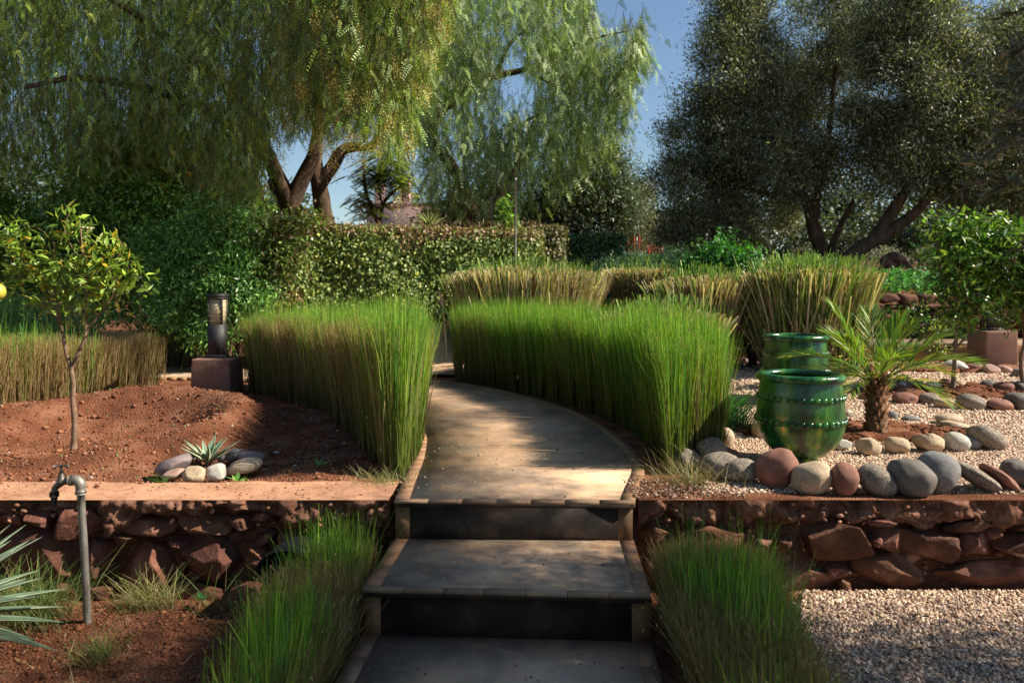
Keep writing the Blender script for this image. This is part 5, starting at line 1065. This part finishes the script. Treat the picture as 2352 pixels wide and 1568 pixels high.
g = Geo(); p = at(2052, 590, 15.5); rock(g, p-(0, 0, .06), (.24, .25, .17), (0, .3, 0), 5, 4, 9, .16, .03, cut=(.5, .9)); rock(g, p+(-.16, -.1, -.14), (.16, .15, .12), (0, -.2, 0), 6, 4, 8, .14, .03); rock(g, p+(.22, -.05, -.16), (.12, .14, .09), (0, .2, 0), 7, 4, 8, .14, .03); tag(mk('boulder', g, ST['red'], smooth=True, base=p), 'red brown boulder under the right olive tree', 'boulder')
g = Geo(); n = 75
for k in range(n):
    px = rng.uniform(1380, 1580); y = rng.uniform(22, 27); b0 = at(px, 612, y); h = rng.uniform(.35, .8); tube(g, [b0, b0+(0, 0, h)], [.02, .012], 4, (.2, .1, .07), False)
    if rng.uniform() < .7: tube(g, [b0+(0, 0, h*.75), b0+(0, 0, h*1.05), b0+(0, 0, h*1.25)], [.02, .035, .008], 5, pick([(.34, .08, .04), (.30, .13, .07)], 1)[0], False)
tag(mk('aloe_flowers', g, M['straw']), 'orange red aloe flower spikes in the far gap', 'flowers', kind='stuff')
def cover(name, label, pts, n, L, Wd, cols, hgt):
    p = np.array(pts); x = rng.uniform(p[:, 0].min(), p[:, 0].max(), n); y = rng.uniform(p[:, 1].min(), p[:, 1].max(), n); k = inpoly(x, y, pts); x = x[k]; y = y[k]; n = len(x)
    q = noise(np.c_[x, y, 0*x], 3, 5); P = np.c_[x, y, gz(x, y)+hgt*rng.uniform(0, 1, n)*(1+.5*q)]
    g = Geo(); leaf_quads(g, P, rng.normal(0, 1, (n, 3)), L*rng.uniform(.6, 1.3, n), Wd, pick(cols, n, jit=.3), rng.normal(0, .5, (n, 3))+np.array([0, 0, 1.]), .1); tag(mk(name, g, M['leaf']), label, 'ground cover', kind='stuff')
cover('ground_cover', 'bright green low leafy plants on top of the far stone wall', [(4.6, 11.25), (10, 11.25), (10, 14.5), (4.4, 14.5)], 12000, .08, .05, [(.07, .24, .05), (.11, .32, .08), (.05, .15, .04)], .2)
cover('ground_cover', 'green herbs in the middle distance beyond the clumps', [(1.9, 11.3), (4.4, 11.3), (5.5, 22), (1.5, 22)], 14000, .09, .04, [(.05, .13, .05), (.09, .19, .06)], .16)
# far stone wall at right
def smallwall():
    t = thing('stone_wall', (6, 11, .1), 'low dark red dry stone wall under the green ground cover at right', 'wall'); g = Geo(); rg = np.random.default_rng(4)
    z = .1
    while z < 1.03:
        h = rg.uniform(.07, .16); x = 2.0
        while x < 10.5:
            wv = rg.uniform(.12, .42); rock(g, (x+wv/2, 11.05+rg.normal(0, .02), z+h/2), (wv*.52, .13, h*.53), (0, rg.normal(0, .06), 0), int(x*97+z*31), 3, 6, .1, .02, 1.8, np.array([1, rg.uniform(.85, 1.05), rg.uniform(.85, 1.1)])*rg.uniform(.6, 1.2)); x += wv
        z += h
    mk('stonework', g, M['wallstone'], t)
    g = Geo(); box(g, (2.0, 11.1, 0), (10.5, 11.22, 1.0)); mk('backing', g, M['rubble'], t)
smallwall()
shrub('climbing_plant', 'dark creeping plant hanging on the far stone wall', (5.6, 10.95, .4), [(5.6, 10.95, .62, .5, .12, .28), (6.2, 10.95, .5, .4, .12, .2)], dict(n=2500, L=.05, Wd=.03, cols=DG, cl=8, sig=.05), stems=3)

# far backdrop trees, each its own
BT = [(-300, 30, 300, 0), (-60, 34, 260, 1), (160, 28, 240, 2), (420, 33, 200, 0), (640, 30, 180, 1), (800, 46, 90, 2), (1020, 52, 90, 0), (1240, 45, 150, 1), (1560, 33, 140, 2), (1700, 30, 190, 0), (1860, 34, 200, 1), (2020, 30, 200, 2), (2200, 33, 220, 0), (2380, 29, 240, 1), (2620, 32, 240, 2)]
LBL = ['farthest left background tree beyond the shrubs', 'background tree behind the dark bay shrub', 'background tree left of the orange tree', 'background tree behind the orange tree', 'background tree behind the pepper trunks', 'small far tree left of the pink house', 'small far tree right of the pink house', 'far tree behind the oleander shrub', 'far tree at the left edge of the dark olive', 'far tree behind the bright leafy shrub', 'far tree behind the olive trunk', 'far tree behind the lavender mounds', 'far tree behind the red boulder', 'far tree behind the right citrus trees', 'far tree past the right edge']
for i, (px, y, r, k) in enumerate(BT):
    yy = y; p = at(px, 640, y); rr = r*y/FPX; gzz = 1.4
    lobes = [(p[0]+rng.normal(0, .4)*rr, y+rng.normal(0, .3)*rr, gzz+rr*rng.uniform(.2, 1.0), rr*rng.uniform(.35, .55), rr*.45, rr*rng.uniform(.3, .5)) for _ in range(8)]
    tree('background_tree', LBL[i]+', dark and dense', 'tree', (p[0], y, .8), [([(p[0], y, .6), (p[0]+.1, y, gzz+rr*.4), (p[0], y, gzz+rr*.9)], .18, .06)], lobes, dict(n=9000, L=.26, Wd=.11, cols=[(.06, .085, .04), (.09, .11, .06), (.045, .065, .03)], cl=14, sig=.28), 'background trees', ntw=8, twr=.03)

# ---------------------------------------------------------------- palm
def palm(base, label):
    base = np.array(base); t = thing('young_palm', base, label, 'palm'); g = Geo(); H = .40
    P = [base-(0, 0, .05), base+(0, 0, H*.5), base+(.01, 0, H)]; tube(g, P, [.075, .07, .05], 16, (1, 1, 1), res=14, rough=.1); rg = np.random.default_rng(3)
    for i in range(90):                                  # old leaf bases
        a = i*2.4; zz = .02+H*(i/90)*1.0; d = np.array([math.cos(a), math.sin(a), 0]); c = base+d*(.066-.018*i/90)+(0, 0, zz)
        l = rg.uniform(.04, .075)*(1+.5*i/90); up = np.array([0, 0, 1.])*1.0+d*.55; s = np.cross(d, (0, 0, 1.))*.022
        V = [c-s, c+s, c+nrm(up[None])[0]*l+s*.5, c+nrm(up[None])[0]*l-s*.5, c-s-d*.02, c+s-d*.02]; g.add(V, [[0, 1, 2, 3], [4, 0, 3], [1, 5, 2], [5, 4, 3, 2]], np.array((1.1, .75, .55))*rg.uniform(.5, 1.1))
    mk('trunk', g, M['palebark'], t)
    top = base+(0.01, 0, H-.03)
    for i in range(17):
        a = i*2.39996+.4; el = 1.25-1.02*(i/17)+rg.normal(0, .06); L = rg.uniform(.6, .8); d = np.array([math.cos(a)*math.cos(el), math.sin(a)*math.cos(el)*.9, math.sin(el)])
        s = np.linspace(0, 1, 26); dr = (.22+.25*(i/17))*L; R_ = top+np.outer(s*L, d)-np.outer(s**2.2*dr, (0, 0, 1.)); R_ += np.outer(np.sin(s*3)*.02*rg.normal(), (1, 0, 0))
        g = Geo(); tube(g, R_[::3], np.linspace(.007, .0025, len(R_[::3])), 5, (.14, .2, .04), False)
        k = np.arange(6, 26); k = np.repeat(k, 4); kf = k+np.tile([0, 0, .5, .5], 20); sx = np.tile([1, -1, 1, -1], 20)[:, None]
        Pp = np.stack([np.interp(kf, np.arange(26), R_[:, j]) for j in range(3)], 1); T = np.gradient(R_, axis=0); T = nrm(T)[np.clip(k, 0, 25)]
        sd = nrm(np.cross(T, np.tile((0, 0, 1.), (len(T), 1)))); up = np.cross(sd, T); fr = (kf-6)/20
        D = sd*sx*(.75-.35*fr)[:, None]+T*(.75+.6*fr)[:, None]+up*rg.uniform(.05, .5, (len(T), 1)); ll = .235*np.interp(fr, [0, .3, .7, 1], [.55, 1, .85, .5])*rg.uniform(.85, 1.1, len(T))
        yel = rg.uniform(size=(len(T), 1)) < (.12 if i < 12 else .3); col = np.where(yel, np.array([(.42, .36, .06)]), pick([(.14, .27, .03), (.22, .34, .04), (.09, .19, .04)], len(T), jit=.2))
        leaf_quads(g, Pp, D, ll, .0105, col, up+rg.normal(0, .3, up.shape), .12); mk('frond', g, M['leaf'], t)
palm((G(2020, 1003)[0], 5.62, .0), 'young feather palm with stubby shaggy trunk in a ring of stones')

# ---------------------------------------------------------------- weeds, tufts, dry litter
def tuft(label, p, n, h, spread, cols, name='grass_tuft', wid=.003):
    q = rng.uniform(0, 6.283, n); L = rng.uniform(.4, 1.1, n)*h; g = Geo()
    blades(g, np.c_[p[0]+rng.normal(0, spread*.3, n), p[1]+rng.normal(0, spread*.2, n), np.full(n, p[2])], L*rng.uniform(.3, 1, n), np.c_[np.cos(q), np.sin(q)]*(L*.8)[:, None], wid, pick([(.14, .14, .05)], n), pick(cols, n, jit=.25), .5, 4)
    tag(mk(name, g, M['rush'], base=tuple(p)), label, 'grass', 'small grass tufts')
GT = [(.08, .17, .03), (.12, .22, .04), (.25, .22, .09)]
tuft('matted green grass tuft between the big agave and the standpipe', (-2.28, 3.55, -.47), 1100, .27, .42, GT)
tuft('straw coloured grass tuft right of the standpipe foot', (-1.75, 3.68, -.46), 420, .19, .26, [(.35, .3, .12), (.14, .22, .05), (.4, .34, .17)])
tuft('small dark grass tuft on the lower soil below the standpipe', (-1.72, 3.2, -.48), 240, .14, .18, GT)
tuft('thin sprouts at the foot of the left wall', (-1.42, 3.68, -.5), 46, .26, .2, GT, wid=.004)
tuft('short grass sprouting before the small agave ring', (-1.95, 4.28, -.03), 60, .09, .05, [(.1, .25, .05), (.14, .3, .05)])
tuft('dry grass remains at the foot of the left rush clump', (-.72, 4.22, -.02), 260, .14, .25, [(.45, .36, .2), (.3, .24, .12), (.14, .22, .06)])
tuft('dry grass remains between right rush clump and cobbles', (1.02, 4.25, -.02), 420, .2, .42, [(.35, .27, .14), (.16, .19, .06), (.3, .24, .12)])
def weed(label, p, n, L, cols):
    q = np.arange(n)*2.4; g = Geo(); P = np.tile(p, (n, 1)); D = np.c_[np.cos(q), np.sin(q), rng.uniform(.3, 1., n)]; leaf_quads(g, P, D, L*rng.uniform(.7, 1.1, n), L*.32, pick(cols, n, jit=.15), np.tile((0, 0, 1.), (n, 1)), .1); tag(mk('weed_plant', g, M['leaf'], base=tuple(p)), label, 'weed', 'small weeds')
weed('fresh light green weed rosette in front of the long sandy stone', G(545, 1106, -.02), 9, .085, [(.18, .36, .06), (.12, .28, .05)])
weed('weed sprout on the small soil mound left of the rush clump', at(738, 1072, 4.5), 9, .085, [(.1, .26, .06)])
weed('weed sprout at the base of the left stone wall', (-1.48, 3.66, -.42), 8, .05, [(.04, .2, .05)])
n = 420; x = rng.uniform(-4.6, -.7, n); y = rng.uniform(4.3, 7.5, n); g = Geo()
P = np.c_[x, y, gz(x, y)+.008]; leaf_quads(g, P, np.c_[rng.normal(size=(n, 2)), rng.normal(0, .12, n)], rng.uniform(.02, .09, n), .004, pick([(.5, .36, .2), (.3, .2, .11), (.6, .5, .34)], n), np.tile((0, 0, 1.), (n, 1)))
n = 260; x = rng.uniform(-2.4, -.9, n); y = rng.uniform(2.7, 3.75, n); P = np.c_[x, y, gz(x, y)+.008]; leaf_quads(g, P, np.c_[rng.normal(size=(n, 2)), rng.normal(0, .15, n)], rng.uniform(.03, .13, n), .004, pick([(.3, .22, .12), (.4, .3, .18)], n), np.tile((0, 0, 1.), (n, 1)))
n = 90; x = rng.uniform(1.3, 2.6, n); y = rng.uniform(2.9, 3.8, n); P = np.c_[x, y, np.full(n, -.432)]; leaf_quads(g, P, np.c_[rng.normal(size=(n, 2)), rng.normal(0, .1, n)], rng.uniform(.03, .07, n), .008, pick([(.4, .32, .16), (.25, .27, .12)], n), np.tile((0, 0, 1.), (n, 1)))
n = 60; x = rng.uniform(-.58, .6, n); y = rng.uniform(2.6, 6.5, n); P = np.c_[x, y, np.where(y > 3.86, 0., np.where(y > 3.22, -rz, -2*rz))+.004]; leaf_quads(g, P, np.c_[rng.normal(size=(n, 2)), rng.normal(0, .1, n)], rng.uniform(.02, .05, n), .006, pick([(.4, .28, .14), (.3, .3, .12), (.2, .13, .07)], n), np.tile((0, 0, 1.), (n, 1)))
tag(mk('dry_litter', g, M['straw']), 'scattered dry straw bits and fallen leaves on the soil', 'litter', kind='stuff')
n = 300; x = rng.uniform(-4.8, -.9, n); y = rng.uniform(4.3, 7.2, n); g = Geo(); P = np.c_[x, y, gz(x, y)]; leaf_quads(g, P, rng.normal(0, .5, (n, 3))+np.array([0, 0, .7]), .022, .01, pick([(.1, .28, .06), (.15, .33, .08)], n))
tag(mk('seedlings', g, M['leaf']), 'tiny green seedlings sprinkled over the red soil', 'seedlings', kind='stuff')
